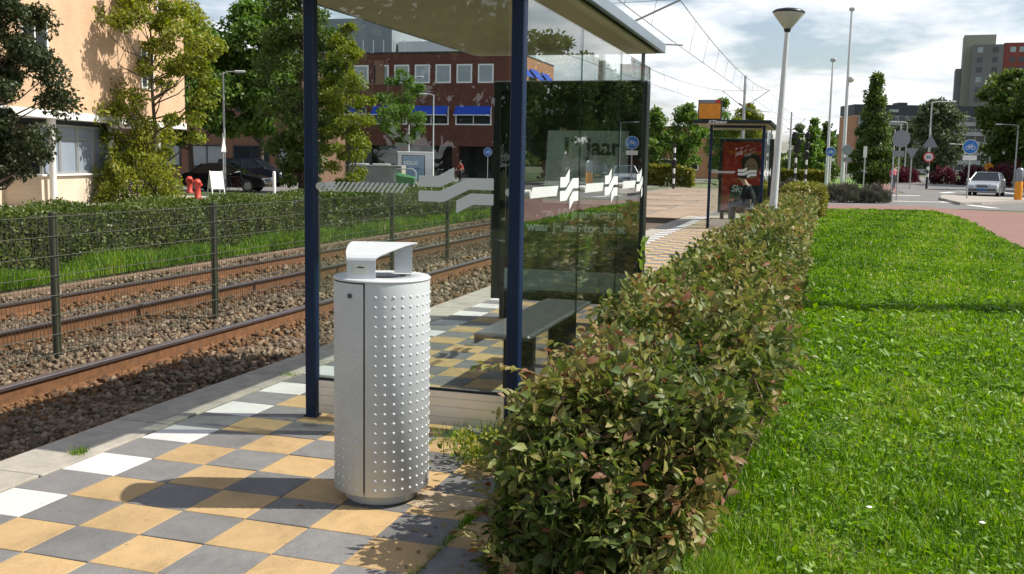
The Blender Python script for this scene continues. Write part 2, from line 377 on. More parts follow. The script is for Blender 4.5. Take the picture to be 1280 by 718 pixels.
brickmat('brick_brown', (0.20, 0.10, 0.06), (0.24, 0.12, 0.075), (0.17, 0.11, 0.08), 0.8)
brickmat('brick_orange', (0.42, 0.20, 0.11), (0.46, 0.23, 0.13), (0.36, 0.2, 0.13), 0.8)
mat('cladding_grey', (0.24, 0.26, 0.285), 0.6, var=0.06, scale=0.3)
mat('cladding_white', (0.66, 0.68, 0.70), 0.6, var=0.05, scale=0.3)
mat('concrete_grey', (0.27, 0.27, 0.26), 0.85, var=0.15, scale=1.2)
mat('concrete_sunlit', (0.34, 0.31, 0.25), 0.85, var=0.3, scale=8, bump=0.4)
mat('tower_olive', (0.27, 0.27, 0.21), 0.8, var=0.06, scale=0.2)
mat('tower_grey', (0.165, 0.165, 0.16), 0.8, var=0.08, scale=0.2)
mat('tower_red', (0.21, 0.05, 0.04), 0.8, var=0.08, scale=0.2)
mat('slab_grey', (0.30, 0.31, 0.325), 0.8, var=0.08, scale=0.2)
mat('slab_dark', (0.022, 0.034, 0.04), 0.6, var=0.08, scale=0.2)
mat('window_dark', (0.028, 0.036, 0.042), 0.08, var=0.25, scale=0.5)
mat('window_pale', (0.26, 0.31, 0.38), 0.10, var=0.12, scale=0.4)
mat('window_blind', (0.30, 0.34, 0.36), 0.3, var=0.2, scale=0.4)
mat('awning_blue', (0.010, 0.06, 0.46), 0.7, var=0.12, scale=1)
mat('container_green', (0.04, 0.19, 0.06), 0.5, var=0.15)
mat('poster_sky', (0.16, 0.28, 0.42), 0.3, var=0.15)
mat('ink_blue', (0.03, 0.12, 0.28), 0.5, var=0.0)
mat('bark', (0.085, 0.065, 0.048), 0.95, var=0.3, scale=12, bump=0.6, bscale=30)
mat('twig', (0.15, 0.10, 0.06), 0.9, var=0.3, scale=12)
mat('skin', (0.42, 0.25, 0.17), 0.55, var=0.04)
mat('hair_dark', (0.02, 0.014, 0.010), 0.6, var=0.1)
mat('cloth_red', (0.42, 0.03, 0.025), 0.85, var=0.1)
mat('cloth_pink', (0.45, 0.09, 0.13), 0.85, var=0.1)
mat('cloth_black', (0.012, 0.012, 0.014), 0.85, var=0.1)
mat('cloth_jeans', (0.10, 0.12, 0.16), 0.85, var=0.15)
mat('cloth_beige', (0.34, 0.30, 0.24), 0.85, var=0.1)
glassmat('glass_clear', (0.90, 0.94, 0.925))
glassmat('glass_edge', (0.30, 0.42, 0.38))
leafmat('leaf_hedge', [(0.0, (0.060, 0.098, 0.022)), (0.30, (0.120, 0.160, 0.036)), (0.55, (0.225, 0.235, 0.066)), (0.78, (0.29, 0.235, 0.095)), (0.93, (0.24, 0.145, 0.075)), (1.0, (0.22, 0.10, 0.055))], 0.30, 0.48, 0.30)
leafmat('leaf_hedge_green', [(0.0, (0.035, 0.065, 0.014)), (0.5, (0.085, 0.13, 0.024)), (1.0, (0.19, 0.21, 0.05))], 0.3)
leafmat('leaf_hedge_yellow', [(0.0, (0.10, 0.13, 0.02)), (0.5, (0.19, 0.20, 0.035)), (1.0, (0.28, 0.22, 0.05))], 0.3)
leafmat('leaf_grass', [(0.0, (0.034, 0.100, 0.008)), (0.45, (0.130, 0.260, 0.015)), (0.85, (0.245, 0.385, 0.030)), (0.97, (0.30, 0.42, 0.05)), (1.0, (0.42, 0.40, 0.15))], 0.42, 0.45, 0.35)
leafmat('leaf_darkgreen', [(0.0, (0.018, 0.030, 0.012)), (0.6, (0.042, 0.060, 0.020)), (1.0, (0.10, 0.10, 0.04))], 0.28)
leafmat('leaf_midgreen', [(0.0, (0.045, 0.100, 0.018)), (0.5, (0.115, 0.205, 0.036)), (1.0, (0.23, 0.31, 0.07))], 0.42)
leafmat('leaf_lime', [(0.0, (0.080, 0.120, 0.015)), (0.5, (0.200, 0.240, 0.032)), (1.0, (0.36, 0.35, 0.07))], 0.42)
leafmat('leaf_silver', [(0.0, (0.040, 0.065, 0.025)), (0.6, (0.10, 0.13, 0.06)), (1.0, (0.24, 0.27, 0.17))], 0.3)
leafmat('leaf_poplar', [(0.0, (0.036, 0.070, 0.017)), (0.5, (0.090, 0.145, 0.032)), (1.0, (0.20, 0.24, 0.06))], 0.36)
leafmat('leaf_purple', [(0.0, (0.035, 0.010, 0.016)), (0.6, (0.09, 0.018, 0.028)), (1.0, (0.24, 0.05, 0.08))], 0.25)
leafmat('leaf_lavender', [(0.0, (0.075, 0.085, 0.055)), (0.6, (0.13, 0.14, 0.095)), (1.0, (0.16, 0.13, 0.14))], 0.15)
mat('far_grass', (0.12, 0.22, 0.025), 0.95, var=0.25, scale=0.6)
# ---------------------------------------------------------------- ground, roads, platform, track bed
leafmat('stone', [(0.0, (0.08, 0.06, 0.041)), (0.35, (0.155, 0.118, 0.080)), (0.62, (0.28, 0.222, 0.155)), (0.70, (0.095, 0.053, 0.027)), (1.0, (0.19, 0.105, 0.05))], 0.0, 0.9, 0.2)
def sheet(name, xs, ys, zf, m):
    vs = [(x, y, zf(x, y)) for y in ys for x in xs]; k = len(xs)
    fs = [(j*k+i, j*k+i+1, (j+1)*k+i+1, (j+1)*k+i) for j in range(len(ys)-1) for i in range(k-1)]
    return struct(name, MB().add(vs, fs), m)
def step(x, a, b): 
    t = min(1, max(0, (x-a)/(b-a))); return t
sheet('ground', [-1500, -300, -60, -7.35, -7.05, -0.42, 2.2, 3.0, 60, 300, 1500], [-200, -20, 30.9, 31.3, 76, 80, 200, 600, 2500],
      lambda x, y: -0.34 if x <= -7.3 else (-0.56 if x < 2 and y < 31 else (-0.50 if x < -0.4 else -0.06)), 'ground_soil')
# platform core and its paving
EDGE = -0.38
struct('platform', MB().box(((EDGE+2.42)/2-0.005, 11.5, -0.32), (2.42-EDGE-0.03, 31.0, 0.56)), 'joint_sand')
PLAT = bpy.data.objects['platform']
tm = {k: MB().box((0, 0, -0.03), (0.2962, 0.2962, 0.06), bev=0.0022).mesh('paving_tile', 'tile_'+k) for k in ('yellow', 'grey', 'white')}
def tile_kind(i, n):
    if (i+n) % 2: return 'grey'
    return 'white' if i == 0 else 'yellow'
NEAR_ROWS = range(-4, 33)
rr = random.Random(3)
for n in NEAR_ROWS:
    for i in range(8):
        o = link('paving_tile', tm[tile_kind(i, n)], PLAT)
        o.location = (i*0.3+0.15, n*0.3+0.15, rr.uniform(-0.0022, 0.0012)); o.rotation_euler = (rr.uniform(-.006, .006), rr.uniform(-.006, .006), rr.uniform(-.007, .007))
for k in ('yellow', 'grey', 'white'):
    b = MB()
    for n in range(33, 90):
        for i in range(8):
            if tile_kind(i, n) == k: b.box((i*0.3+0.15, n*0.3+0.15, -0.03+rr.uniform(-.003, .002)), (0.2962, 0.2962, 0.06))
    part('far_paving', b, 'tile_'+k, PLAT, kind='stuff')
km = MB().box((0, 0, -0.09), (0.350, 0.994, 0.18), bev=0.004).mesh('kerb_stone', 'kerb_concrete')
for j in range(31):
    o = link('kerb_stone', km, PLAT); o.location = (EDGE+0.172+rr.uniform(-.004, .004), -3.0+j*1.0, rr.uniform(-.003, .001)-0.003); o.rotation_euler = (0, 0, rr.uniform(-.004, .004))
# the platform's end ramp
struct('ramp', MB().add([(EDGE, 27, -.01), (2.4, 27, -.01), (2.4, 32.5, -.05), (EDGE, 32.5, -.25), (EDGE, 27, -.6), (2.4, 27, -.6), (2.4, 32.5, -.6), (EDGE, 32.5, -.6)],
       [(0, 1, 2, 3), (4, 7, 6, 5), (0, 4, 5, 1), (1, 5, 6, 2), (2, 6, 7, 3), (3, 7, 4, 0)]), 'pale_paving')
# track bed
struct('track_bed', MB().box((-3.7, 14, -0.525), (6.6, 38, 0.13)), 'ballast_bed')
struct('bed_edging', MB().box((-7.08, 14, -0.50), (0.10, 38, 0.24), bev=0.02), 'timber')
ico = None
def stones(name, n, xr, yr, size, zc, seed, hi=True):
    R = np.random.default_rng(seed)
    if hi:
        t = (1+5**.5)/2
        B = np.array([(-1, t, 0), (1, t, 0), (-1, -t, 0), (1, -t, 0), (0, -1, t), (0, 1, t), (0, -1, -t), (0, 1, -t), (t, 0, -1), (t, 0, 1), (-t, 0, -1), (-t, 0, 1)])/1.9
        F = np.array([(0, 11, 5), (0, 5, 1), (0, 1, 7), (0, 7, 10), (0, 10, 11), (1, 5, 9), (5, 11, 4), (11, 10, 2), (10, 7, 6), (7, 1, 8), (3, 9, 4), (3, 4, 2), (3, 2, 6), (3, 6, 8), (3, 8, 9), (4, 9, 5), (2, 4, 11), (6, 2, 10), (8, 6, 7), (9, 8, 1)])
    else:
        B = np.array([(a, b, c) for c in (-1, 1) for b in (-1, 1) for a in (-1, 1)])*.62; F = np.array([(0, 2, 3), (0, 3, 1), (4, 5, 7), (4, 7, 6), (0, 1, 5), (0, 5, 4), (2, 6, 7), (2, 7, 3), (0, 4, 6), (0, 6, 2), (1, 3, 7), (1, 7, 5)])
    k = len(B)
    u = R.random(n)
    y = yr[0]*(yr[1]/yr[0])**u if yr[0] > 0 else R.uniform(*yr, n)
    x = R.uniform(*xr, n)
    gs = np.maximum(1.0, np.sqrt((y+3.3)/7.5))
    s = size*R.uniform(0.55, 1.25, n)*gs
    V = B[None]*(1+R.uniform(-.45, .35, (n, k, 3)))*s[:, None, None]*R.uniform(0.5, 1.25, (n, 1, 3))
    a = R.uniform(0, 2*PI, (n, 3)); ca, sa = np.cos(a), np.sin(a)
    for (i, j, q) in ((0, 1, 2), (1, 2, 0), (2, 0, 1)):
        vi = V[:, :, i]*ca[:, q:q+1]-V[:, :, j]*sa[:, q:q+1]; vj = V[:, :, i]*sa[:, q:q+1]+V[:, :, j]*ca[:, q:q+1]; V[:, :, i] = vi; V[:, :, j] = vj
    z = zc+R.uniform(-.012, .022, n)+0.018*np.sin(x*3.1+1)*np.sin(y*1.7)
    V += np.stack([x, y, z], 1)[:, None, :]
    rd = R.random(n)*0.62
    dr = np.min(np.abs(x[:, None]-np.array([[-1.1, -2.53, -4.42, -5.85]])), axis=1)
    rusty = R.random(n) < np.clip(1.1-dr*1.9, 0.06, 1); rd[rusty] = 0.70+0.30*R.random(rusty.sum())
    Fa = (F[None]+(np.arange(n)*k)[:, None, None]).reshape(-1, 3)
    o = link(name, raw_mesh(name, V.reshape(-1, 3), Fa, 'stone', np.repeat(rd, k))); o['kind'] = 'stuff'; return o
stones('ballast', 19000, (-3.95, -1.05), (1.2, 22), 0.033, -0.455, 5, False)
stones('ballast', 15000, (-7.02, -3.6), (3.2, 27), 0.032, -0.455, 6, False)
# lawn to the right, the red cycle path and the streets
LAWN = [(2.42, -4.0), (16.0, -4.0), (12.0, 6.0), (8.4, 14.0), (7.35, 18.6), (7.45, 23.0), (7.70, 28.0), (7.72, 33.0), (7.5, 36.6), (5.6, 36.8), (3.6, 35.4), (2.42, 35.0)]
slab('lawn', LAWN, -0.012, 'lawn_soil', 0.2)
slab('hedge_bed', [(2.41, -4), (3.0, -4), (3.0, 24.6), (2.41, 24.6)], -0.006, 'joint_sand', 0.1)
slab('cycle_path', [(2.5, 35.2), (3.6, 35.3), (5.6, 36.7), (7.42, 36.5), (7.64, 33.0), (7.62, 28.0), (7.36, 23.0), (7.27, 18.6), (8.3, 14.0), (11.9, 6.0), (15.9, -4), (20, -4), (15.6, 8), (12.6, 16), (11.6, 24), (11.8, 33), (12.6, 38.2), (9.7, 39.2), (8.6, 40.4), (7.4, 42.3), (5.8, 41.9), (2.5, 41.0)], -0.035, 'red_paving')
sheet('street', [-90, -8, -0.5, 3.2, 8, 60], [40.8, 50, 60, 66], lambda x, y: -0.30 if x < 0 else -0.045, 'asphalt')
sheet('road', [8.6, 14, 21.5], [65.9, 110, 160, 260, 420], lambda x, y: -0.040, 'asphalt')
slab('cycle_track', [(5.9, 66.5), (8.2, 66.5), (9.6, 90), (11.0, 140), (10.0, 140), (8.0, 95)], -0.030, 'red_paving', 0.1)
slab('traffic_island', [(9.4, 45.8), (10.4, 46.6), (14.5, 56), (14.2, 57), (10.1, 60.0), (9.3, 53.0)], 0.08, 'pale_paving', 0.2)
slab('pavement', [(16.5, 40), (30, 40), (34, 66), (22, 66), (19, 55)], 0.05, 'pale_paving', 0.2)
slab('verge', [(11.9, 41.0), (17, 41.5), (17, 46), (13.2, 45.2)], 0.06, 'far_grass', 0.2)
slab('verge', [(3.6, 60), (5.8, 66.5), (7.9, 95), (10, 142), (4, 142), (2.5, 80)], -0.02, 'far_grass', 0.2)
slab('road_verge', [(22, 66), (30, 66), (60, 260), (40, 260)], -0.01, 'lawn_soil', 0.2)
for poly in ([(6.4, 48.6), (9.1, 48.8), (9.1, 49.3), (6.4, 49.1)], [(8.9, 50.3), (9.2, 50.3), (10.6, 42.8), (10.2, 42.8)], [(12.0, 74), (12.5, 74), (11.4, 70), (10.9, 70)],
             [(13.3, 80), (14.6, 76), (14.2, 76), (13.0, 79.7)], [(6.0, 59.5), (9.0, 60.2), (9.0, 61.0), (6.0, 60.3)], [(15.9, 66), (16.15, 66), (16.15, 78), (15.9, 78)], [(15.9, 84), (16.15, 84), (16.15, 96), (15.9, 96)]):
    slab('road_marking', poly, -0.034, 'road_white', 0.006)
# level crossing of the street and the tracks
xo = struct('level_crossing', MB().box((-4.2, 54, -0.40), (7.6, 46, 0.24)), 'asphalt')
for j in range(23):
    for i, (xx, ww) in enumerate(((-0.85, 0.62), (-1.815, 1.25), (-3.475, 1.75), (-5.135, 1.25), (-6.6, 1.45))):
        o = part('crossing_panel', MB().box((xx, 31.9+j*2.0, -0.28), (ww, 1.93, 0.04), bev=0.008), 'crossing_plank', xo)
for k, (x0, y0, w) in enumerate(((-6.9, 40.2, 6.0), (-6.9, 47.5, 6.2), (-6.9, 56.0, 6.2), (-6.9, 66.0, 6.0))):
    slab('road_marking', [(x0, y0), (x0+w, y0+1.2), (x0+w, y0+1.6), (x0, y0+.4)], -0.245, 'pale_paving', 0.008)
# left bank, pavements and car park beyond the tracks
slab('pavement', [(-60, -5), (-9.6, -5), (-9.6, 39), (-19.5, 39), (-60, 39)], -0.26, 'pale_paving', 0.2)
slab('car_park', [(-60, 39.1), (-9.6, 39.1), (-9.6, 128), (-60, 128)], -0.27, 'asphalt', 0.2)
slab('verge', [(-25.2, 36.3), (-22.0, 36.3), (-22.4, 40.6), (-25.8, 40.6)], -0.235, 'lawn_soil', 0.2)

# ---------------------------------------------------------------- tracks
def rail_mb(L):
    pr = [(-.07, 0), (.07, 0), (.07, .014), (.012, .032), (.012, .128), (.034, .142), (.036, .160), (.030, .172), (-.030, .172), (-.036, .160), (-.034, .142), (-.012, .128), (-.012, .032), (-.07, .014)]
    M = Matrix(((1, 0, 0, 0), (0, 0, 1, 0), (0, 1, 0, 0), (0, 0, 0, 1)))
    b = MB(); b.prism(list(reversed(pr)), M, L); return b
def track(xa, xb, label):
    t = thing('railway_track', label, 'railway track', ((xa+xb)/2, -2.0, -0.455))
    h = (xb-xa)/2
    for s in (-1, 1):
        r = part('rail', rail_mb(46.0), 'rail_rust', t, loc=(s*h, 0, 0))
        part('rail_head', MB().box((0, 23, 0.1575), (0.076, 46, 0.034), bev=0.006), 'rail_steel', r)
    sm = MB().box((0, 0, -0.045), (2.5, 0.24, 0.10), bev=0.012).mesh('sleeper', 'timber')
    cb = MB()
    for k in range(44):
        y = 0.35+k*0.62
        for s in (-1, 1):
            for q in (-1, 1):
                cb.box((s*h+q*0.085, y, 0.022), (0.075, 0.10, 0.035)); cb.tube([(s*h+q*0.09, y-.02, .03), (s*h+q*0.10, y, .075), (s*h+q*0.075, y+.03, .05), (s*h+q*.08, y+.06, .035)], 0.011, 5)
    part('rail_clips', cb, 'rust_dark', t, kind='stuff')
    for k in range(44):
        o = link('sleeper', sm, t); o.location = (0, 0.35+k*0.62, 0)
    return t
track(-2.53, -1.045, 'rusty railway track running beside the platform kerb')
track(-5.85, -4.42, 'rusty railway track between the wire fence and the far hedge')

# ---------------------------------------------------------------- wire fence between the tracks
t = thing('wire_fence', 'dark green welded wire fence between the two tracks', 'fence', (-3.52, 1.95, -0.45))
PY = [0, 2.65, 5.32, 7.95, 10.62, 13.30, 16.1, 18.8, 21.5]
pm = MB(); pm.box((0, 0, 0.70), (0.06, 0.06, 1.40), bev=0.004); pm.box((0, 0, 1.405), (0.066, 0.066, 0.02), bev=0.004)
pm = pm.mesh('post', 'fence_green')
for y in PY[:1]+PY[1:]:
    o = link('post', pm, t); o.location = (0, y, 0)
for a, b in zip(PY[:-1], PY[1:]):
    mb = MB(); nv = int((b-a)/0.05)
    for k in range(nv+1):
        yy = a+(b-a)*k/nv; mb.tube([(0.036, yy, 0.05), (0.036, yy, 1.40)], 0.0030, 4, False, False)
    for k in range(8):
        z = 0.06+k*0.188
        for q in (0.031, 0.041): mb.tube([(q, a, z), (q, b, z)], 0.0034, 4, False, False)
    part('mesh_panel', mb, 'wire_grey', t)
# ---------------------------------------------------------------- litter bin
def litter_bin():
    t = thing('litter_bin', 'tall light grey cylindrical litter bin with raised studs and arched hood', 'litter bin', (1.61, 0.79, 0), 0)
    R0 = 0.213; Z0 = 0.05; Z1 = 1.0
    A_SEAM = math.radians(-86.7)          # front-left seam as seen from the camera side
    body = MB().lathe([(R0-.012, Z0), (R0, Z0+.006), (R0, Z1-.004)], 72, a0=A_SEAM+.016, a1=A_SEAM+math.radians(292))
    part('body', body, 'bin_grey', t)
    door = part('door', MB().lathe([(R0-.012, Z0), (R0, Z0+.006), (R0, Z1-.010)], 24, a0=A_SEAM+math.radians(292)+.012, a1=A_SEAM+2*PI-.018), 'bin_grey', t)
    part('inner_drum', MB().lathe([(0.001, Z0+.02), (R0-.012, Z0+.02), (R0-.012, Z1-.02), (0.15, Z1-.02)], 40), 'black_gap', t)
    part('base', MB().lathe([(0.155, 0.0), (0.163, 0.008), (0.163, 0.045), (0.168, 0.060), (0.001, 0.060)], 40), 'bin_grey', t)
    studs = MB(); dst = MB(); rows = 21
    def stud(b, a, z):
        ax = Vector((math.cos(a), math.sin(a), 0)); ty = Vector((-math.sin(a), math.cos(a), 0)); tz = Vector((0, 0, 1)); c = ax*R0+tz*z
        vs = []; fs = []
        for (rr_, hh) in ((0.0078, -0.001), (0.0062, 0.0018), (0.0034, 0.0034)):
            for k in range(8):
                u = 2*PI*k/8; vs.append(c+ax*hh+(ty*math.cos(u)+tz*math.sin(u))*rr_)
        vs.append(c+ax*0.0038)
        for j in range(2):
            for k in range(8): fs.append((j*8+k, j*8+(k+1) % 8, (j+1)*8+(k+1) % 8, (j+1)*8+k))
        for k in range(8): fs.append((16+k, 16+(k+1) % 8, 24))
        b.add(vs, fs, True)
    for r in range(rows):
        z = 0.935-r*0.0425
        for k in range(21): stud(studs, A_SEAM+math.radians(13+k*10.8), z)
        if r > 0:
            for k in range(5): stud(dst, A_SEAM+math.radians(-10-k*10.8), z)
    part('studs', studs, 'bin_grey', t, kind='stuff')
    part('studs', dst, 'bin_grey', door, kind='stuff')
    la = A_SEAM-math.radians(19)
    lk = MB(); c = Vector((math.cos(la), math.sin(la), 0))
    lk.tube([c*(R0-.004)+Vector((0, 0, .937)), c*(R0+.006)+Vector((0, 0, .937))], 0.011, 12)
    part('lock', lk, 'chrome_dark', door)
    # flat lid with a round throw-in hole
    part('lid', MB().lathe([(0.105, Z1-.010), (0.105, Z1+.008), (R0-.004, Z1+.008), (R0+.003, Z1+.003), (R0+.003, Z1-.004), (R0-.01, Z1-.006)], 64), 'bin_top', t)
    part('throw_hole', MB().lathe([(0.106, Z1+.0075), (0.104, Z1-.14), (0.001, Z1-.14)], 40), 'black_gap', t)
    # hood: one bent sheet, narrow upright front plate flaring to a wide top at the back
    sp = Vector((-0.29, 0.957, 0)); wd = Vector((0.957, 0.29, 0))
    prof = [(-.150, 0.0, -.134, -.010), (-.150, 0.080, -.134, -.010), (-.147, 0.090, -.135, -.006), (-.132, 0.102, -.139, .010), (-.10, 0.113, -.145, .036), (-.05, 0.126, -.149, .072), (.0, 0.136, -.150, .103), (.05, 0.142, -.148, .130), (.085, 0.143, -.142, .143), (.105, 0.139, -.136, .146), (.118, 0.130, -.13, .144)]
    def sheet_pts(prof):
        b = MB(); vs = []; n = len(prof)
        for k, (s, z, w0, w1) in enumerate(prof):
            p0, p1 = prof[max(0, k-1)], prof[min(n-1, k+1)]
            nx, nz = -(p1[1]-p0[1]), (p1[0]-p0[0]); l = math.hypot(nx, nz) or 1
            for (w_, off) in ((w0, 0), (w1, 0), (w1, -.005), (w0, -.005)):
                vs.append(sp*(s+nx/l*off)+wd*w_+Vector((0, 0, Z1+.008+z+nz/l*off)))
        fs = [(4*k+a, 4*k+(a+1) % 4, 4*k+4+(a+1) % 4, 4*k+4+a) for k in range(n-1) for a in range(4)]
        fs += [(3, 2, 1, 0), (4*n-4, 4*n-3, 4*n-2, 4*n-1)]
        b.add(vs, fs, False); return b
    hood = part('hood', sheet_pts(prof), 'bin_top', t)
    part('hood_support', sheet_pts([(.075, 0.0, .045, .125), (.075, .05, .045, .125), (.075, .136, .045, .125)]), 'bin_top', hood)
    fl = lambda s, w, z: sp*s+wd*w+Vector((0, 0, Z1+z))
    part('hood_flange', MB().add([fl(a, w, z) for z in (.0095, .013) for (a, w) in ((.03, .045), (.073, .045), (.073, .125), (.03, .125))],
                                [(3, 2, 1, 0), (4, 5, 6, 7), (0, 1, 5, 4), (1, 2, 6, 5), (2, 3, 7, 6), (3, 0, 4, 7)]), 'bin_top', hood)
    # maker's sticker on the hood's front plate
    st = Matrix.Translation(sp*(-.1505)+wd*(-.072)+Vector((0, 0, Z1+.008))) @ Matrix(((wd.x, 0, -sp.x, 0), (wd.y, 0, -sp.y, 0), (0, 1, 0, 0), (0, 0, 0, 1)))
    stk = part('sticker', MB().prism([(-.030, .022), (.026, .022), (.026, .060), (-.030, .060)], st, 0.0012), 'fitting', hood)
    part('sticker_print', MB().prism([(-.022, .048), (-.008, .054), (.008, .052), (.020, .049), (.006, .046), (-.004, .047)], st @ Matrix.Translation((0, 0, .0012)), 0.0005), 'ink_dark', stk)
litter_bin()

# ---------------------------------------------------------------- tram shelter
def wave_logo(sx, sz):
    """three-stroke wave emblem in unit box coordinates, x 0..1, y 0..1"""
    P = [[(367, 405), (555, 405), (712, 315), (712, 452), (580, 520), (367, 520)],
         [(367, 560), (575, 560), (850, 422), (1088, 422), (1088, 540), (860, 537), (615, 672), (367, 672)],
         [(735, 655), (870, 578), (1088, 578), (1088, 692), (895, 692), (735, 785)]]
    return [[((x-367)/721*sx, (785-y)/470*sz) for x, y in reversed(p)] for p in P]
def add_wave(b, M, sx, sz, th):
    for p in wave_logo(sx, sz):
        if len(p) == 8:       # split the concave middle stroke
            q = list(reversed(p)); b.prism(list(reversed([q[0], q[1], q[6], q[7]])), M, th); b.prism(list(reversed([q[1], q[2], q[5], q[6]])), M, th); b.prism(list(reversed([q[2], q[3], q[4], q[5]])), M, th)
        else: b.prism(p, M, th)
def add_hatch(b, M, L, hgt, th, step_=0.03, fill=0.56):
    n = int(L/step_)
    for k in range(n):
        x = k*step_; b.prism([(x, 0), (x+step_*fill, 0), (x+step_*fill+hgt*0.75, hgt), (x+hgt*0.75, hgt)], M, th)
def shelter(dx, dy, label, length=4.22, text=None):
    t = thing('tram_shelter', label, 'shelter', (dx, dy, 0), 0, 'tram shelters on the platform')
    x0, x1, y0, y1 = 0.64, 1.88, 0.0, length
    for (px, py, w) in ((x0, y0, .064), (x1, y0, .072)):
        p = part('post', MB().box((px, py, 1.24), (w, w, 2.50), bev=0.006), 'navy_steel', t)
        part('post_foot', MB().box((px, py, 0.006), (w+.014, w+.014, 0.012), bev=0.003), 'navy_steel', p)
    # roof tray
    ry0, ry1, rx0, rx1 = y0-0.36, y1-0.22, 0.25, 2.02
    roof = part('roof', MB().box(((rx0+rx1)/2, (ry0+ry1)/2, 2.565), (rx1-rx0, ry1-ry0, 0.05), bev=0.01), 'roof_metal', t)
    part('ceiling', MB().box(((rx0+rx1)/2, (ry0+ry1)/2, 2.515), (rx1-rx0-.10, ry1-ry0-.10, 0.02)), 'roof_under', roof)
    fm = 'roof_metal' if not text else 'dark_green_steel'
    for nm, c, d in (('fascia', (rx1+.012, (ry0+ry1)/2, 2.556), (.03, ry1-ry0+.06, .082)), ('fascia', (rx0-.012, (ry0+ry1)/2, 2.556), (.03, ry1-ry0+.06, .082)),
                     ('fascia', ((rx0+rx1)/2, ry0-.012, 2.556), (rx1-rx0-.006, .03, .082)), ('fascia', ((rx0+rx1)/2, ry1+.012, 2.556), (rx1-rx0-.006, .03, .082))):
        f = part(nm, MB().box(c, d, bev=0.004), fm if nm == 'fascia' and c[1] > ry0 else ('dark_green_steel' if text else 'roof_metal'), roof)
    part('header_rail', MB().box(((x0+x1)/2, y0, 2.455), (x1-x0-.09, .05, .06), bev=.004), 'navy_steel', t)
    # near end wall: pane, kick panel, decals
    pane = part('glass_pane', MB().box(((x0+x1)/2-.008, y0, 1.33), (x1-x0-.11, .010, 2.18)), 'glass_clear', t)
    M = Matrix.Translation((1.31, y0-.0062, 1.232)) @ UPRIGHT @ Matrix.Translation((0, 0, -.0006))
    b = MB(); add_wave(b, M, 0.44, 0.252, 0.0012); part('wave_decal', b, 'film_white', pane)
    b = MB(); add_hatch(b, Matrix.Translation((0.715, y0-.0062, 1.335)) @ UPRIGHT, 0.53, 0.055, 0.0012); part('hatched_band', b, 'film_white', pane)
    part('roof_bracket', MB().box((x1-.02, y1-.26, 2.385), (.03, .03, .26), bev=.004), 'roof_metal', t)
    for (fx, fz) in ((0.70, 1.362), (1.842, 1.355)):
        part('glass_clamp', MB().tube([(fx, y0-.022, fz), (fx, y0+.022, fz)], 0.021, 16), 'fitting', pane)
    k = part('kick_panel', MB().box(((x0+x1)/2, y0+.002, 0.125), (x1-x0-.09, .030, .20), bev=.003), 'aluminium', t)
    for zz_ in (0.075, 0.135, 0.185): part('panel_groove', MB().box(((x0+x1)/2, y0-.0135, zz_), (x1-x0-.095, .0024, .0022)), 'galvanised', k)
    part('sill_rail', MB().box(((x0+x1)/2, y0, 0.2315), (x1-x0-.09, .026, .012)), 'black_gap', k)
    # long back wall: three panes
    ys = [y0+.10, y0+.10+(y1-.10)/3, y0+.10+2*(y1-.10)/3, y1]
    for a, b_ in zip(ys[:-1], ys[1:]):
        g = part('glass_pane', MB().box((x1, (a+b_)/2, 1.21), (.010, b_-a-.012, 2.40)), 'glass_clear', t)
        part('pane_edge', MB().box((x1, b_-.0045, 1.21), (.011, .003, 2.40)), 'glass_edge', g)
        RM = Matrix(((0, 0, 1, x1+.0056), (1, 0, 0, 0), (0, 1, 0, 0), (0, 0, 0, 1)))
        b = MB(); add_wave(b, RM @ Matrix.Translation((a+.83, 1.215, 0)), 0.50, 0.265, 0.0012); part('wave_decal', b, 'film_white', g)
        b = MB(); add_hatch(b, RM @ Matrix.Translation((a+.15, 1.315, 0)), 0.60, 0.062, 0.0012, 0.022, 0.75); part('hatched_band', b, 'film_white', g)
        part('glass_clamp', MB().tube([(x1-.03, a+.07, 1.345), (x1+.03, a+.07, 1.345)], 0.022, 16), 'fitting', g)
    # bench fixed to the back wall
    bs = part('bench_seat', MB().box((1.635, y0+1.40, 0.455), (0.36, 1.72, .035), bev=.012), 'bench_steel', t)
    part('seat_lip', MB().box((1.462, y0+1.40, 0.425), (0.016, 1.70, .05), bev=.006), 'bench_steel', bs)
    for yy in (y0+.86, y0+1.98): part('bench_leg', MB().box((1.66, yy, 0.219), (.20, .07, .437), bev=.006), 'dark_green_steel', t)
    return t
near_sh = shelter(0, 1.95, 'glass tram shelter with navy posts and white wave emblems behind the litter bin')
# ---------------------------------------------------------------- advertising panels at the shelters' far ends
def ad_panel(label, loc, w=1.47, z0=0.20, z1=2.26):
    t = thing('advertising_panel', label, 'advertising panel', loc, 0, 'advertising panels at the tram shelters')
    f = 0.075; d = 0.16
    part('housing', MB().box((0, 0.02, (z0+z1)/2), (w, d-.04, z1-z0), bev=.01), 'dark_green_steel', t)
    fr = MB()
    for sx_ in (-1, 1): fr.box((sx_*(w/2-f/2), -.06, (z0+z1)/2), (f, .04, z1-z0), bev=.004)
    for zc in (z0+f/2, z1-f/2): fr.box((0, -.06, zc), (w-2*f-.002, .04, f), bev=.004)
    part('frame', fr, 'dark_green_steel', t)
    part('top_trim', MB().box((0, 0, z1+.010), (w, d, .014), bev=.003), 'roof_metal', t)
    for sx_ in (-1, 1): part('leg', MB().box((sx_*(w/2-.12), .02, z0/2), (.10, .09, z0), bev=.004), 'dark_green_steel', t)
    part('cover_glass', MB().box((0, -.072, (z0+z1)/2), (w-2*f+.004, .006, z1-z0-2*f+.004)), 'glass_clear', t)
    return t
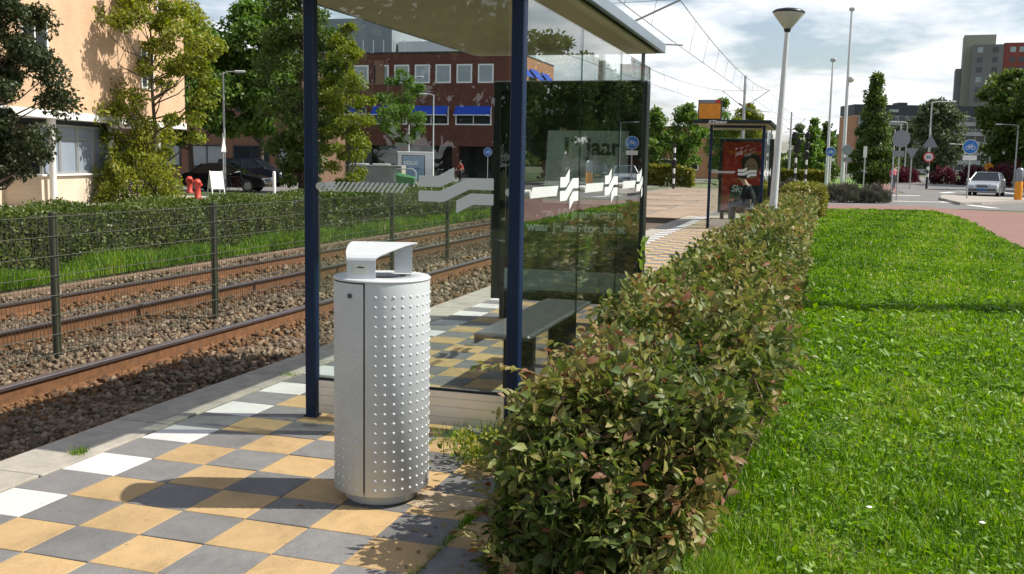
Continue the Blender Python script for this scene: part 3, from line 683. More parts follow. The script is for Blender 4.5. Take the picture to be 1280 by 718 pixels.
# shared far-end kick wall
p = ad_panel('dark poster cabinet reading 1e jaar at the end of the near shelter', (1.17, 6.02, 0))
x_ = lambda wx: wx-1.17
po = part('poster', MB().box((0, -.044, 1.23), (1.31, .004, 1.90)), 'poster_dark', p)
part('poster_field', MB().prism([(x_(.93), 1.14), (x_(1.74), 1.14), (x_(1.74), 1.82), (x_(.97), 1.82), (x_(.95), 1.4)], Matrix.Translation((0, -.0465, 0)) @ UPRIGHT, .002), 'poster_pale', po)
part('poster_smoke', MB().prism([(x_(.56), 1.10), (x_(.70), 1.02), (x_(.88), 1.16), (x_(.90), 1.5), (x_(.80), 1.86), (x_(.60), 1.95)], Matrix.Translation((0, -.0465, 0)) @ UPRIGHT, .002), 'poster_navy', po)
part('poster_strip', MB().prism([(x_(.56), .30), (x_(1.80), .30), (x_(1.80), .50), (x_(.56), .50)], Matrix.Translation((0, -.0465, 0)) @ UPRIGHT, .002), 'poster_teal', po)
lettering('1', .22, (x_(1.10), -.0500, 1.60), 'ink_dark', po, bold=.006)
lettering('e', .15, (x_(1.19), -.0500, 1.68), 'ink_dark', po, bold=.004)
lettering('jaar', .22, (x_(1.34), -.0500, 1.60), 'ink_dark', po, bold=.006)
lettering('. en 10 jaar weten', .115, (x_(.87), -.0500, 1.01), 'ink_pale', po, bold=.005)
lettering('waar je aan toe bent', .115, (x_(.78), -.0500, .875), 'ink_pale', po, bold=.005)
# the far shelter
far_sh = shelter(0.19, 21.75, 'dark roofed tram shelter further along the platform with a red poster inside', text=True)
lettering('JCDecaux', .105, (.60, -.392, 2.515), 'ink_white', far_sh, font_shear=.25, bold=.003)
p2 = ad_panel('red poster cabinet with a portrait and the word Sky in the far shelter', (1.40, 25.85, 0))
po = part('poster', MB().box((0, -.044, 1.23), (1.31, .004, 1.90)), 'poster_red', p2)
U2 = Matrix.Translation((0, -.0465, 0)) @ UPRIGHT
def ell(cx_, cz_, a, b, n=24): return [(cx_+a*math.cos(2*PI*k/n), cz_+b*math.sin(2*PI*k/n)) for k in range(n)]
part('poster_hair', MB().prism(ell(.14, 1.60, .27, .30), U2, .001), 'hair_dark', po)
part('poster_face', MB().prism(ell(.14, 1.45, .185, .29), Matrix.Translation((0, -.048, 0)) @ UPRIGHT, .001), 'skin', po)
for sx_ in (-1, 1): part('poster_eye', MB().prism(ell(.14+sx_*.075, 1.52, .035, .016, 10), Matrix.Translation((0, -.0495, 0)) @ UPRIGHT, .001), 'hair_dark', po)
part('poster_block', MB().prism([(-.42, .32), (.62, .32), (.62, .98), (-.42, .98)], Matrix.Translation((0, -.0475, 0)) @ UPRIGHT, .001), 'ink_dark', po)
lettering('Van De Zomer', .165, (-.50, -.0505, 1.84), 'ink_orange', po, bold=.003)
lettering('Sky', .26, (-.38, -.0505, .80), 'ink_white', po, font_shear=.15, bold=.006)
lettering('fl', .26, (.02, -.0505, .80), 'ink_yellow', po, font_shear=.15, bold=.006)
# departure board on the far shelter's roof
t = thing('departure_board', 'orange departure board standing on the far shelter roof', 'display board', (0.80, 21.55, 2.606))
part('case', MB().box((0, 0, .235), (.56, .16, .47), bev=.012), 'dark_green_steel', t)
part('screen', MB().box((0, -.083, .20), (.51, .008, .36)), 'board_orange', t)
part('header', MB().box((-.06, -.083, .425), (.38, .008, .075)), 'sign_back', t)
part('route_badge', MB().box((.19, -.083, .425), (.11, .008, .075)), 'board_red', t)
part('foot', MB().box((0, 0, .004), (.30, .10, .008)), 'dark_green_steel', t)
# globe-topped platform lamp behind the hedge
t = thing('platform_lamp', 'pale column lamp with cone shaped shade rising behind the hedge', 'lamp post', (2.66, 14.45, 0)); t.rotation_euler = (0, math.radians(1.7), 0)
part('column', MB().tube([(0, 0, 0), (0, 0, .9), (.0, .0, 1.6), (.0, .0, 3.80)], [.072, .068, .058, .038], 14), 'lamp_white', t)
part('collar', MB().lathe([(.04, 3.74), (.055, 3.77), (.06, 3.82), (.001, 3.83)], 20), 'black_paint', t)
part('shade', MB().lathe([(.06, 3.80), (.10, 3.85), (.245, 4.03), (.250, 4.06), (.001, 4.06)], 32), 'lamp_shade', t)
part('cap', MB().lathe([(.262, 4.055), (.265, 4.075), (.22, 4.105), (.10, 4.13), (.001, 4.135)], 32), 'dark_green_steel', t)

# ---------------------------------------------------------------- hedges
def hedge(name, label, loc, sx_, sy, h, n, ls, m, seed, lumps=0.10, taper=None, parts300=False, near=None, core='twig'):
    """clipped hedge: leaves through a thick shell of an uneven box; x width, y length; y measured from the near end"""
    R = np.random.default_rng(seed)
    t = thing(name, label, 'hedge', loc)
    def shell(k, ylo, yhi):
        u = R.random(k); per = np.array([h, sx_, h]); per = per/per.sum()
        face = R.choice(3, size=k, p=per)
        y = ylo+(yhi-ylo)*(R.random(k) if near is None else R.random(k))
        a = R.random(k)
        x = np.where(face == 0, -sx_/2, np.where(face == 2, sx_/2, (a-.5)*sx_)); z = np.where(face == 1, h, a*h)
        nx = np.where(face == 0, -1., np.where(face == 2, 1., 0)); nz = np.where(face == 1, 1., 0.25)
        return np.stack([x, y, z], 1), np.stack([nx, np.zeros(k), nz], 1)
    def bump_(P):
        x, y, z = P.T
        return lumps*(np.sin(y*2.3+seed)*np.sin(z*5+x*3)+.6*np.sin(y*5.1+x*4)*np.cos(z*7+1)+.5*np.sin(y*11+2*z)*np.sin(x*9))
    def make(k, ylo, yhi, L, hi, endface=0):
        P, Nn = shell(k, ylo, yhi)
        if endface:
            e = np.stack([(R.random(endface)-.5)*sx_, np.zeros(endface), R.random(endface)*h], 1); en = np.tile([[0, -1., .3]], (endface, 1)).astype(float)
            e[:, 1] = -0.40*(1-(e[:, 2]/h))**1.15*(1 if near else .05)+.02
            P = np.concatenate([P, e]); Nn = np.concatenate([Nn, en]); k += endface
        # rounded shoulders; the free end is lower and narrower
        zt = np.clip((P[:, 2]-h*.72)/(h*.28), 0, 1); P[:, 0] *= 1-.16*zt**2
        if near and parts300:
            f = np.clip((P[:, 1]+.1)/1.7, 0, 1); f = f*f*(3-2*f); lw = 1-P[:, 2]/h; P[:, 2] *= .88+.12*f; P[:, 0] = P[:, 0]*(.86+.14*f)-.10*(1-f)*lw; P[:, 0] -= np.where(P[:, 0] > 0, .16*lw, 0)
        d = bump_(P)-np.abs(R.normal(0, 1, k))*0.070-R.random(k)**3*.12; d[R.random(k) < .05] += .05
        P = P+unit(Nn)*d[:, None]
        P[:, 2] = np.maximum(P[:, 2], 0.01)
        if hi:                       # leafy sprays: each sample is a short shoot carrying alternate leaves
            per_ = 7; ns_ = k//per_; P, Nn = P[:ns_*per_:per_], unit(Nn[:ns_*per_:per_]); sd_ = unit(Nn*.75+R.normal(size=(ns_, 3))*.55+np.array([[0, 0, .35]])); sl = R.uniform(.10, .24, ns_)
            side = unit(np.cross(sd_, R.normal(size=(ns_, 3)))); up_ = np.cross(side, sd_)
            Ps = []; Ds = []; Fs = []; Ll = []; tone = np.clip(R.beta(1.5, 2.2, ns_)*.85+.20*np.sin(P[:, 1]*2.1+P[:, 2]*4+1)*np.sin(P[:, 0]*5+P[:, 1]*1.1), 0, .95); rds = []
            for q in range(per_):
                f = (q+.6)/per_; sg = 1 if q % 2 else -1
                Ps.append(P+sd_*(sl*(f-.55))[:, None]); Ds.append(sd_*.55+side*sg*.85*(1-.6*(q == per_-1))+R.normal(0, .22, (ns_, 3))+np.array([[0, 0, -.10]])); Fs.append(up_*np.where(up_[:, 2:3] < 0, -1, 1)+R.normal(0, .35, (ns_, 3)))
                Ll.append(L*R.uniform(.5, 1.3, ns_)*(1.0-.35*(f > .8))); rds.append(np.clip(tone+R.normal(0, .12, ns_)+.12*(f > .7), 0, 1))
            sb_ = MB()
            for i in range(0, ns_, 2): sb_.tube([P[i]-sd_[i]*sl[i]*.75, P[i]+sd_[i]*sl[i]*.42], [.0022, .0012], 3, False, False)
            part('twigs', sb_, 'twig', t, kind='stuff')
            P = np.concatenate(Ps); D = unit(np.concatenate(Ds)); F = unit(np.concatenate(Fs)); Ls = np.concatenate(Ll); rd = np.concatenate(rds); rd[R.random(len(rd)) < .012] = 1.0
            P[:, 2] = np.maximum(P[:, 2], 0.012)
            return P, D, F, Ls, Ls*R.uniform(.46, .62, len(P)), rd
        D = unit(unit(Nn)*0.55+rsph(k)*0.85+np.array([[0, 0, .18]])); F = unit(unit(Nn)*.7+rsph(k)*.75+np.array([[0, 0, .5]]))
        Ls = L*R.uniform(.6, 1.25, k)
        rd = np.clip(R.beta(1.6, 2.2, k)+.10*np.sin(P[:, 1]*1.7+P[:, 0]*2)+(0.22 if m == 'leaf_hedge' else 0)*(R.random(k) < .25), 0, 1)
        return P, D, F, Ls, Ls*R.uniform(.48, .66, k), rd
    segs = near or [(0, sy, n, ls, False, int(n*sx_/(sx_+sy)*1.0))]
    lists = []
    for (a, b, k, L, hi, ef) in segs:
        A = make(k, a, b, L, hi, ef); lists.append((A, hi))
    for A, hi in lists:
        P, D, F, Ls, Ws, rd = A
        if parts300 and hi:
            cp = np.array(CAM_POS)-np.array(loc); dist = np.linalg.norm(P-cp, axis=1)
            vis = np.where((P[:, 2] > .28))[0]; pick = vis[np.argsort(dist[vis])[:300]]
            msk = np.zeros(len(P), bool); msk[pick] = True
            base = {}
            for c in range(12):
                rv = c/11.0
                base[c] = leaves('leaf', np.zeros((1, 3)), np.array([[0, 1., 0]]), np.array([[0, 0, 1.]]), np.array([1.]), np.array([.58]), np.array([rv]), m, True)
            for i in pick:
                dv = Vector(unit(D[i:i+1])[0]); fv = Vector(F[i]); uv = dv.cross(fv).normalized(); fv = uv.cross(dv)
                o = link('leaf', base[int(round(float(rd[i])*11))], t)
                Mx = Matrix((uv, dv, fv)).transposed().to_4x4(); o.matrix_local = Matrix.Translation(P[i]) @ Mx @ Matrix.Scale(float(Ls[i]), 4)
            P, D, F, Ls, Ws, rd = P[~msk], D[~msk], F[~msk], Ls[~msk], Ws[~msk], rd[~msk]
        o = link('foliage', leaves('foliage', P, D, F, Ls, Ws, rd, m, hi), t); o['kind'] = 'stuff'
    # stems inside
    sb = MB(); r2_ = random.Random(seed)
    ns = int(min(260, sy*14))
    for k in range(ns):
        y = r2_.uniform(0.02, sy if near is None else min(sy, 9)); x = r2_.uniform(-.3, .3)*sx_
        p = Vector((x, y, 0)); pts = [p]
        for q in range(3):
            p = p+Vector((r2_.uniform(-.14, .14), r2_.uniform(-.14, .14), h*.30)); p.x = max(-sx_*.46, min(sx_*.46, p.x)); pts.append(p)
        sb.tube(pts, [.010, .008, .006, .003], 4, True, False)
    part('stems', sb, 'twig', t)
    # solid dark core: the shade inside the hedge put into its colour
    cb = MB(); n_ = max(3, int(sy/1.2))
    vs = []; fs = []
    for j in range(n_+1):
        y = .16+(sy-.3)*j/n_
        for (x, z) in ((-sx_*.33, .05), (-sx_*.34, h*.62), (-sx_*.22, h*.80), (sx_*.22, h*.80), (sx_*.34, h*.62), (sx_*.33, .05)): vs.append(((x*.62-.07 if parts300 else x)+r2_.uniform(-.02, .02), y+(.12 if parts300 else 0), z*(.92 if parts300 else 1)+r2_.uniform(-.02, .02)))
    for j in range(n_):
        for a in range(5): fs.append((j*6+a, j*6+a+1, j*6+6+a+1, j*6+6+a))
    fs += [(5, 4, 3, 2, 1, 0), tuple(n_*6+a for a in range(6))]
    cb.add(vs, fs); part('dark_core', cb, core, t)
    return t
mat('hedge_core_shade', (0.030, 0.030, 0.014), 0.95, var=0.5, scale=30, bump=1.0, bscale=40)
hedge('hornbeam_hedge', 'long clipped olive and bronze hedge between the platform and the lawn', (2.83, 0.34, 0), 0.98, 24.1, 0.77, 0, 0.05, 'leaf_hedge', 21, 0.090, parts300=True, core='hedge_core_shade',
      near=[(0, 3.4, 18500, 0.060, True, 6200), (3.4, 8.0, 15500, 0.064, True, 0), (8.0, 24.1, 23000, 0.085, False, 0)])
hedge('beech_hedge', 'short yellowish hedge at the end of the long hedge near the crossing', (2.93, 28.3, -.02), 1.3, 6.5, 0.95, 7000, 0.10, 'leaf_hedge_yellow', 22, .05, core='hedge_core_shade')
hedge('privet_hedge', 'long dark green hedge on the bank behind the far track', (-8.40, 4.5, -0.34), 1.15, 52, 1.0, 0, 0.105, 'leaf_hedge_green', 23, .085, core='hedge_core_shade', near=[(0, 14, 46000, .066, False, 0), (14, 52, 42000, .105, False, 0)])
# long side shoot reaching out of the near hedge
def shoot(label, pts, nl, L, m, seed):
    R = np.random.default_rng(seed); t = thing('hedge_shoot', label, 'twig', pts[0])
    o = Vector(pts[0]); part('stem', MB().tube([Vector(p)-o for p in pts], [.004, .0035, .003, .0015][:len(pts)], 5), 'twig', t)
    P = []; D = []
    for k in range(nl):
        u = (k+.5)/nl*(len(pts)-1); i = int(u); f = u-i; a = Vector(pts[i]); b = Vector(pts[i+1]); p = a.lerp(b, f)-o
        d = (b-a).normalized(); s = 1 if k % 2 else -1; P.append(p); D.append(d*.6+Vector((-d.y, d.x, .15))*s*.8)
    P = np.array(P); D = np.array(D)+R.normal(0, .2, (nl, 3)); F = np.tile([[0, 0, 1.]], (nl, 1))+R.normal(0, .35, (nl, 3))
    Ls = L*R.uniform(.7, 1.2, nl); link('leaves', leaves('leaves', P, D, F, Ls, Ls*.5, np.clip(R.normal(.7, .2, nl), 0, 1), m, True), t)
shoot('pale green shoot of the hedge in front of the navy post', [(2.38, 1.15, .45), (2.24, 1.10, .55), (2.10, 1.06, .585), (1.98, 1.02, .585)], 30, .066, 'leaf_hedge', 4)
shoot('reddish bramble shoot low over the paving tiles', [(2.48, 0.35, .16), (2.34, 0.48, .25), (2.24, 0.60, .28), (2.16, .72, .25)], 30, .06, 'leaf_hedge', 5)
shoot('reddish bramble shoot at the front foot of the hedge', [(2.60, 0.10, .10), (2.44, 0.10, .20), (2.30, 0.16, .21), (2.20, .26, .17)], 28, .06, 'leaf_hedge', 6)
shoot('upright leafy shoot on the hedge top beside the shelter', [(2.15, 4.6, .5), (2.12, 4.7, .66), (2.10, 4.75, .80), (2.12, 4.8, .9)], 16, .09, 'leaf_midgreen', 8)

for k, (pts, lb) in enumerate((([(2.50, .10, .12), (2.36, .16, .24), (2.26, .26, .30), (2.18, .40, .28)], 'olive shoot leaning out low at the front left of the hedge'), ([(2.52, .55, .18), (2.38, .62, .30), (2.28, .70, .35), (2.20, .80, .33)], 'olive shoot leaning left at half height of the hedge front'),
                                ([(2.55, -.05, .05), (2.42, -.06, .14), (2.32, .0, .18), (2.24, .10, .15)], 'brownish shoot at the bottom edge of the picture'), ([(2.48, .85, .12), (2.34, .95, .2), (2.22, 1.02, .2), (2.12, 1.1, .15)], 'brownish shoot low between hedge and navy post'))):
    shoot(lb, pts, 34, .062, 'leaf_hedge', 60+k)
# ---------------------------------------------------------------- grass
def blades(name, x, y, z, hgt, wid, m, seed, kind='stuff', lean=.5):
    R = np.random.default_rng(seed); n = len(x)
    P = np.stack([x, y, z], 1); a = R.uniform(0, 2*PI, n); U = np.stack([np.cos(a), np.sin(a), 0*a], 1)
    b = R.uniform(0, 2*PI, n); l = np.abs(R.normal(0, lean, n)); T = np.stack([np.cos(b)*l, np.sin(b)*l, np.ones(n)], 1); T = unit(T)
    A = P-U*wid[:, None]/2; B = P+U*wid[:, None]/2; Md = P+T*hgt[:, None]*.6; C = P+T*hgt[:, None]+np.stack([np.cos(b), np.sin(b), -.6+0*b], 1)*(hgt*.28*R.random(n))[:, None]
    V = np.stack([A, B, Md+U*wid[:, None]*.35, C, Md-U*wid[:, None]*.35], 1).reshape(-1, 3); o = (np.arange(n)*5)[:, None]
    F = np.concatenate([o+np.array([[0, 1, 2]]), o+np.array([[0, 2, 4]]), o+np.array([[4, 2, 3]])], 0)
    rd = np.clip(R.beta(2, 2, n)-.06+.20*np.sin(x*1.3+y*.7)*np.sin(y*.9-x*.4)+.14*np.sin(x*5+y*3)*np.sin(y*4.1-x*2.3)+.08*np.sin(x*13+y*7), 0, 1); rd[R.random(n) < .03] = 1.0
    me = raw_mesh(name, V, F, m, np.repeat(rd, 5)); ob = link(name, me)
    if kind: ob['kind'] = kind
    return ob
def inpoly(x, y, poly):
    r = np.zeros(len(x), bool); j = len(poly)-1
    for i in range(len(poly)):
        xi, yi = poly[i]; xj, yj = poly[j]
        c = ((yi > y) != (yj > y)) & (x < (xj-xi)*(y-yi)/(yj-yi+1e-12)+xi); r ^= c; j = i
    return r
ng = 345000
d = 3.3*(40.0/3.3)**RNG.random(ng); yy = d-3.32
half = 0.24*d+0.3
xx = 3.0+RNG.random(ng)*np.maximum(1.6, np.minimum(6.0, half+1.4))
k = inpoly(xx, yy, LAWN) & (xx > 3.0) & (yy > -.1)
xx, yy, d = xx[k], yy[k], d[k]
tuf = .75+.35*np.sin(xx*2.1+yy*1.3)*np.sin(yy*1.7-xx)+.38*np.sin(xx*9+yy*4)*np.sin(yy*7.3-xx*3)+.25*RNG.random(len(xx)); edge = np.clip(2.5-(xx-2.95)*2.6, 1, 2.3)*np.clip(1.5-(d-3.3)*.22, 1, 1.5)
blades('grass', xx, yy, np.full(len(xx), -.012), (.026+.042*RNG.random(len(xx))**1.5)*tuf*edge*np.clip(.8+d*.02, .8, 1.15), .0054*RNG.uniform(.6, 1.5, len(xx))*np.maximum(1, d/4.5), 'leaf_grass', 31)
# lawn outside the frame to the right, coarser
n3 = 70000; x3 = RNG.uniform(4, 15, n3); y3 = RNG.uniform(-2, 34, n3); k = inpoly(x3, y3, LAWN) & (x3 > 4.2+.24*(y3+3.3)); x3, y3 = x3[k], y3[k]
blades('grass', x3, y3, np.full(len(x3), -.012), .05+.04*RNG.random(len(x3)), np.full(len(x3), .014), 'leaf_grass', 32)
# clover and plantain leaves in the lawn
nc = 9000; d = 3.6*(13/3.6)**RNG.random(nc); yc = d-3.32; xc = 3.2+RNG.random(nc)*(0.26*d+.4)
Pc = np.stack([xc, yc, .012+.03*RNG.random(nc)], 1); Lc = (.016+.034*RNG.random(nc)**2)*np.clip(d/5, 1, 2)
o = link('clover', leaves('clover', Pc, unit(rsph(nc)*np.array([[1, 1, .5]])+np.array([[0, 0, .35]])), np.tile([[0, 0, 1.]], (nc, 1))+.5*rsph(nc), Lc, Lc*(.3+.5*RNG.random(nc)), np.clip(.2+.6*RNG.random(nc), 0, 1), 'leaf_grass', False)); o['kind'] = 'stuff'
# rough grass on the far bank
nb = 42000; yb = 4*(34/4)**RNG.random(nb); xb = RNG.uniform(-8.05, -7.12, nb)
blades('bank_grass', xb, yb, np.full(nb, -.345), (.16+.26*RNG.random(nb))*(.7+.4*np.sin(yb*1.9)*np.sin(yb*.7+1)), .010*np.maximum(1, (yb+5)/11), 'leaf_grass', 33, lean=.35)
# grass and weeds in the paving joints
def joint_grass(name, label, cat, line, n, h, seed, spread=.012, m='leaf_grass'):
    R = np.random.default_rng(seed); u = R.random(n)*(len(line)-1); i = u.astype(int); f = (u-i)[:, None]; L_ = np.array(line, float)
    P = L_[i]*(1-f)+L_[np.minimum(i+1, len(line)-1)]*f; P[:, 0] += R.normal(0, spread, n); P[:, 1] += R.normal(0, spread, n)
    o = blades(name, P[:, 0], P[:, 1], np.full(n, -.006), h*R.uniform(.4, 1.2, n), np.full(n, .004), m, seed, None, .55)
    return tag(o, label, cat)
joint_grass('joint_grass', 'line of green grass growing in the joint beside the hedge', 'grass', [(2.10, -.6), (2.10, .55), (2.11, 1.0)], 1500, .035, 41)
joint_grass('grass_tuft', 'small bright grass tuft growing in the kerb joint at the left', 'grass', [(-.12, .84), (-.09, .87)], 90, .05, 42, .02)
joint_grass('grass_tuft', 'small flat grass tuft in the kerb joint beside the shelter post', 'grass', [(-.10, 2.90), (-.02, 2.95)], 60, .035, 43, .02)
joint_grass('weed_clump', 'dark weed clump at the foot of the right navy post', 'weeds', [(1.80, 1.86), (1.95, 1.84), (2.08, 1.7)], 420, .13, 44, .05)
joint_grass('weed_clump', 'weed clump sprouting behind the litter bin', 'weeds', [(1.55, 1.78), (1.70, 1.76)], 160, .10, 45, .04)
joint_grass('weed_clump', 'tall thin weeds on the yellow tile by the aluminium panel', 'weeds', [(1.78, 1.50), (1.92, 1.42), (1.98, 1.3)], 210, .15, 46, .05)
nw = 260; R = np.random.default_rng(9)
Pw = np.stack([1.86+R.normal(0, .09, nw), 1.42+R.normal(0, .10, nw), .03+.12*R.random(nw)], 1)
_w = (link('leafy_weed', leaves('leafy_weed', Pw, rsph(nw)+np.array([[0, 0, .4]]), rsph(nw)+np.array([[0, 0, 1.]]), .03+.02*R.random(nw), .012+.012*R.random(nw), R.random(nw), 'leaf_lime', True))); _w['kind'] = 'stuff'

# sand patch beside the bin, fallen leaves on the paving, daisies in the lawn
mat('sand', (0.42, 0.33, 0.22), 0.95, var=0.25, scale=40, bump=0.6, bscale=150, speck=0.25)
R = np.random.default_rng(14)
b = MB(); n = 26; ring = []
for k in range(n):
    a = 2*PI*k/n; q = 1+.22*math.sin(3*a+1)+.12*math.sin(7*a); ring.append((1.93+.20*q*math.cos(a), .79+.11*q*math.sin(a)))
vs = [(1.93, .79, .011)]+[(1.93+(x-1.93)*f, .79+(y-.79)*f, z) for f, z in ((.5, .008), (.85, .005), (1.0, .0005)) for x, y in ring]
fs = [(0, 1+k, 1+(k+1) % n) for k in range(n)]+[(1+j*n+k, 1+(j+1)*n+k, 1+(j+1)*n+(k+1) % n, 1+j*n+(k+1) % n) for j in range(2) for k in range(n)]
o = part('sand_patch', b.add(vs, fs, True), 'sand', None, kind='stuff')
nf = 90; xf = np.clip(2.35-np.abs(R.normal(0, .35, nf)), .2, 2.4); yf = R.uniform(-.5, 2.4, nf)
o = link('fallen_leaves', leaves('fallen_leaves', np.stack([xf, yf, np.full(nf, .004)], 1), unit(rsph(nf)*np.array([[1, 1, .08]])), np.tile([[0, 0, 1.]], (nf, 1))+.15*rsph(nf), .02+.03*R.random(nf), .010+.014*R.random(nf), .8+.2*R.random(nf), 'leaf_hedge', True)); o['kind'] = 'stuff'
db = MB()
for k in range(34):
    x, y = R.uniform(3.6, 7.2), 1.2+12*R.random()**1.6
    if x < 3.3+.25*(y+3.3)+.4: db.lathe([(.001, .004), (.006, .004), (.014, .0)], 7, c=(x, y, .035+.02*R.random()))
part('daisies', db, 'white_paint', None, kind='stuff')
# ---------------------------------------------------------------- trees
def tree(name, label, loc, h, rx, base, n, ls, m, seed, shape='round', ry=None, clumps=60, trunk_r=.12, group=None, spread=.22, lean=(0, 0), cat='tree', limbs=24, flat=0.0):
    R = np.random.default_rng(seed); ry = ry or rx
    t = thing(name, label, cat, loc, 0, group)
    H = h-base
    def prof(u):
        if shape == 'cone': return np.clip(np.minimum(1, (u+.10)*5)*(1-u)**.75*1.05, .04, 1)
        if shape == 'column': return np.clip(np.sin(np.clip(u*.93+.07, 0, 1)*PI)**.55, .12, 1)
        return np.clip(np.sqrt(np.clip(1-(2*u-1)**2, 0, 1))*1.02, .10, 1)
    u = R.random(clumps)**(.9 if shape != 'cone' else 1.2); a = R.uniform(0, 2*PI, clumps); q = R.random(clumps)**.45
    pr_ = prof(u)
    C = np.stack([np.cos(a)*q*pr_*rx*.88, np.sin(a)*q*pr_*ry*.88, base+u*H*.96], 1); C[:, 0] += lean[0]*(C[:, 2]/h); C[:, 1] += lean[1]*(C[:, 2]/h)
    cs = spread*R.uniform(.55, 1.25, clumps)*(rx+ry)*.5*(.55+.45*pr_)
    # leaves
    ci = R.integers(0, clumps, n); g = R.normal(size=(n, 3)); g = unit(g)*(R.random(n)**.5)[:, None]*1.5
    P = C[ci]+g*cs[ci][:, None]*np.array([[1, 1, .72]])
    P[:, 2] = np.maximum(P[:, 2], base*.6+.02)
    outw = P-np.array([[lean[0]*.5, lean[1]*.5, base+H*.45]])
    D = unit(unit(outw)*.35+rsph(n)*.8+np.array([[0, 0, -.25-flat]])); F = unit(rsph(n)*.8+np.array([[0, 0, .7]])+unit(outw)*.4)
    Ls = ls*R.uniform(.6, 1.3, n); rd = np.clip(R.beta(2, 2.4, n)*.75+.25*R.random(clumps)[ci], 0, 1)
    cr = link('crown', leaves('crown', P, D, F, Ls, Ls*R.uniform(.5, .75, n), rd, m), t)
    # trunk and limbs
    b = MB(); rr_ = random.Random(seed); pts = []; rs = []
    top = base+H*.82
    for k in range(7):
        f = k/6; pts.append((lean[0]*f*top/h+rr_.uniform(-.03, .03)*rx*(k > 0), lean[1]*f*top/h+rr_.uniform(-.03, .03)*rx*(k > 0), f*top-.05)); rs.append(trunk_r*(1-.85*f)*(1.25 if k == 0 else 1))
    b.tube(pts, rs, 8)
    for k in range(min(limbs, clumps)):
        c = Vector(C[k]); f = max(.12, min(.95, (c.z-H*.16)/top)); i = min(5, int(f*6)); p = Vector(pts[i]).lerp(Vector(pts[i+1]), f*6-i)
        mid = p.lerp(c, .5)+Vector((0, 0, -.05*H*rr_.random())); r_ = trunk_r*(1-.8*f)*.5
        b.tube([p, mid, c], [r_, r_*.7, r_*.25], 5, True, False)
    part('trunk', b, 'bark', t)
    return t
def bush(name, label, loc, rx, ry, h, n, ls, m, seed, group=None, up=0.0):
    R = np.random.default_rng(seed); t = thing(name, label, 'shrub', loc, 0, group)
    d = rsph(n); d[:, 2] = np.abs(d[:, 2]); q = (.55+.45*R.random(n)**.6)*(1+.26*np.sin(d[:, 0]*6+seed)*np.sin(d[:, 1]*5+d[:, 2]*6)+.10*np.sin(d[:, 2]*13+d[:, 0]*9))
    P = d*q[:, None]*np.array([[rx, ry, h]]); D = unit(d*.8+rsph(n)*.7+np.array([[0, 0, up]])); Ls = ls*R.uniform(.6, 1.3, n)
    o = link('foliage', leaves('foliage', P, D, rsph(n)+d, Ls, Ls*(.6 if up < 1 else .14), np.clip(R.beta(2, 2, n)+.25*(d[:, 2]-.5), 0, 1), m), t); o['kind'] = 'stuff'
    b = MB(); rr_ = random.Random(seed)
    for k in range(14):
        a = rr_.uniform(0, 2*PI); b.tube([(0.1*math.cos(a), .1*math.sin(a), 0), (rx*.4*math.cos(a), ry*.4*math.sin(a), h*.5), (rx*.7*math.cos(a), ry*.7*math.sin(a), h*.75)], [.03, .02, .01], 4, True, False)
    part('stems', b, 'twig', t); return t
# left of the tracks
tree('maple_tree', 'dark purplish tree with hanging branches at the left edge', (-20.1, 20.9, -.26), 7.0, 2.5, .8, 40000, .135, 'leaf_darkgreen', 1, clumps=110, trunk_r=.11, spread=.15, limbs=50)
tree('oak_tree', 'tall open yellow green tree in front of the cream building', (-21.1, 30.0, -.26), 9.9, 2.85, 1.5, 19000, .165, 'leaf_lime', 2, clumps=72, trunk_r=.10, spread=.145, limbs=50, shape='column')
bush('hazel_shrub', 'bushy green shrub around the foot of the open yellow green tree', (-21.4, 29.4, -.26), 1.7, 1.5, 2.3, 7000, .135, 'leaf_lime', 3)
tree('chestnut_tree', 'broad bright green tree behind the parked black car', (-34.5, 52.0, -.26), 9.8, 3.9, 2.6, 20000, .32, 'leaf_midgreen', 4, clumps=70, trunk_r=.2, spread=.2, flat=.3, group='trees by the brown building')
tree('chestnut_tree', 'bright green tree hanging over the car park lamp', (-30.6, 53.5, -.26), 11.6, 3.5, 3.4, 16000, .32, 'leaf_midgreen', 5, clumps=70, trunk_r=.2, spread=.2, flat=.3, group='trees by the brown building')
tree('hornbeam_tree', 'tall dark dense tree left of the shelter with foliage to the ground', (-22.2, 43.6, -.26), 13.5, 2.4, .5, 36000, .21, 'leaf_poplar', 6, 'column', clumps=150, trunk_r=.18, spread=.2)
tree('birch_tree', 'light green bushy tree seen through the shelter glass at its left', (-19.3, 43.0, -.26), 8.6, 1.45, .5, 11000, .17, 'leaf_lime', 7, 'column', clumps=60, trunk_r=.08, spread=.24)
tree('street_tree', 'small round green tree in front of the red brick offices', (-31.4, 78.0, -.26), 9.4, 2.5, 3.2, 10000, .22, 'leaf_midgreen', 8, clumps=40, trunk_r=.1, spread=.22)
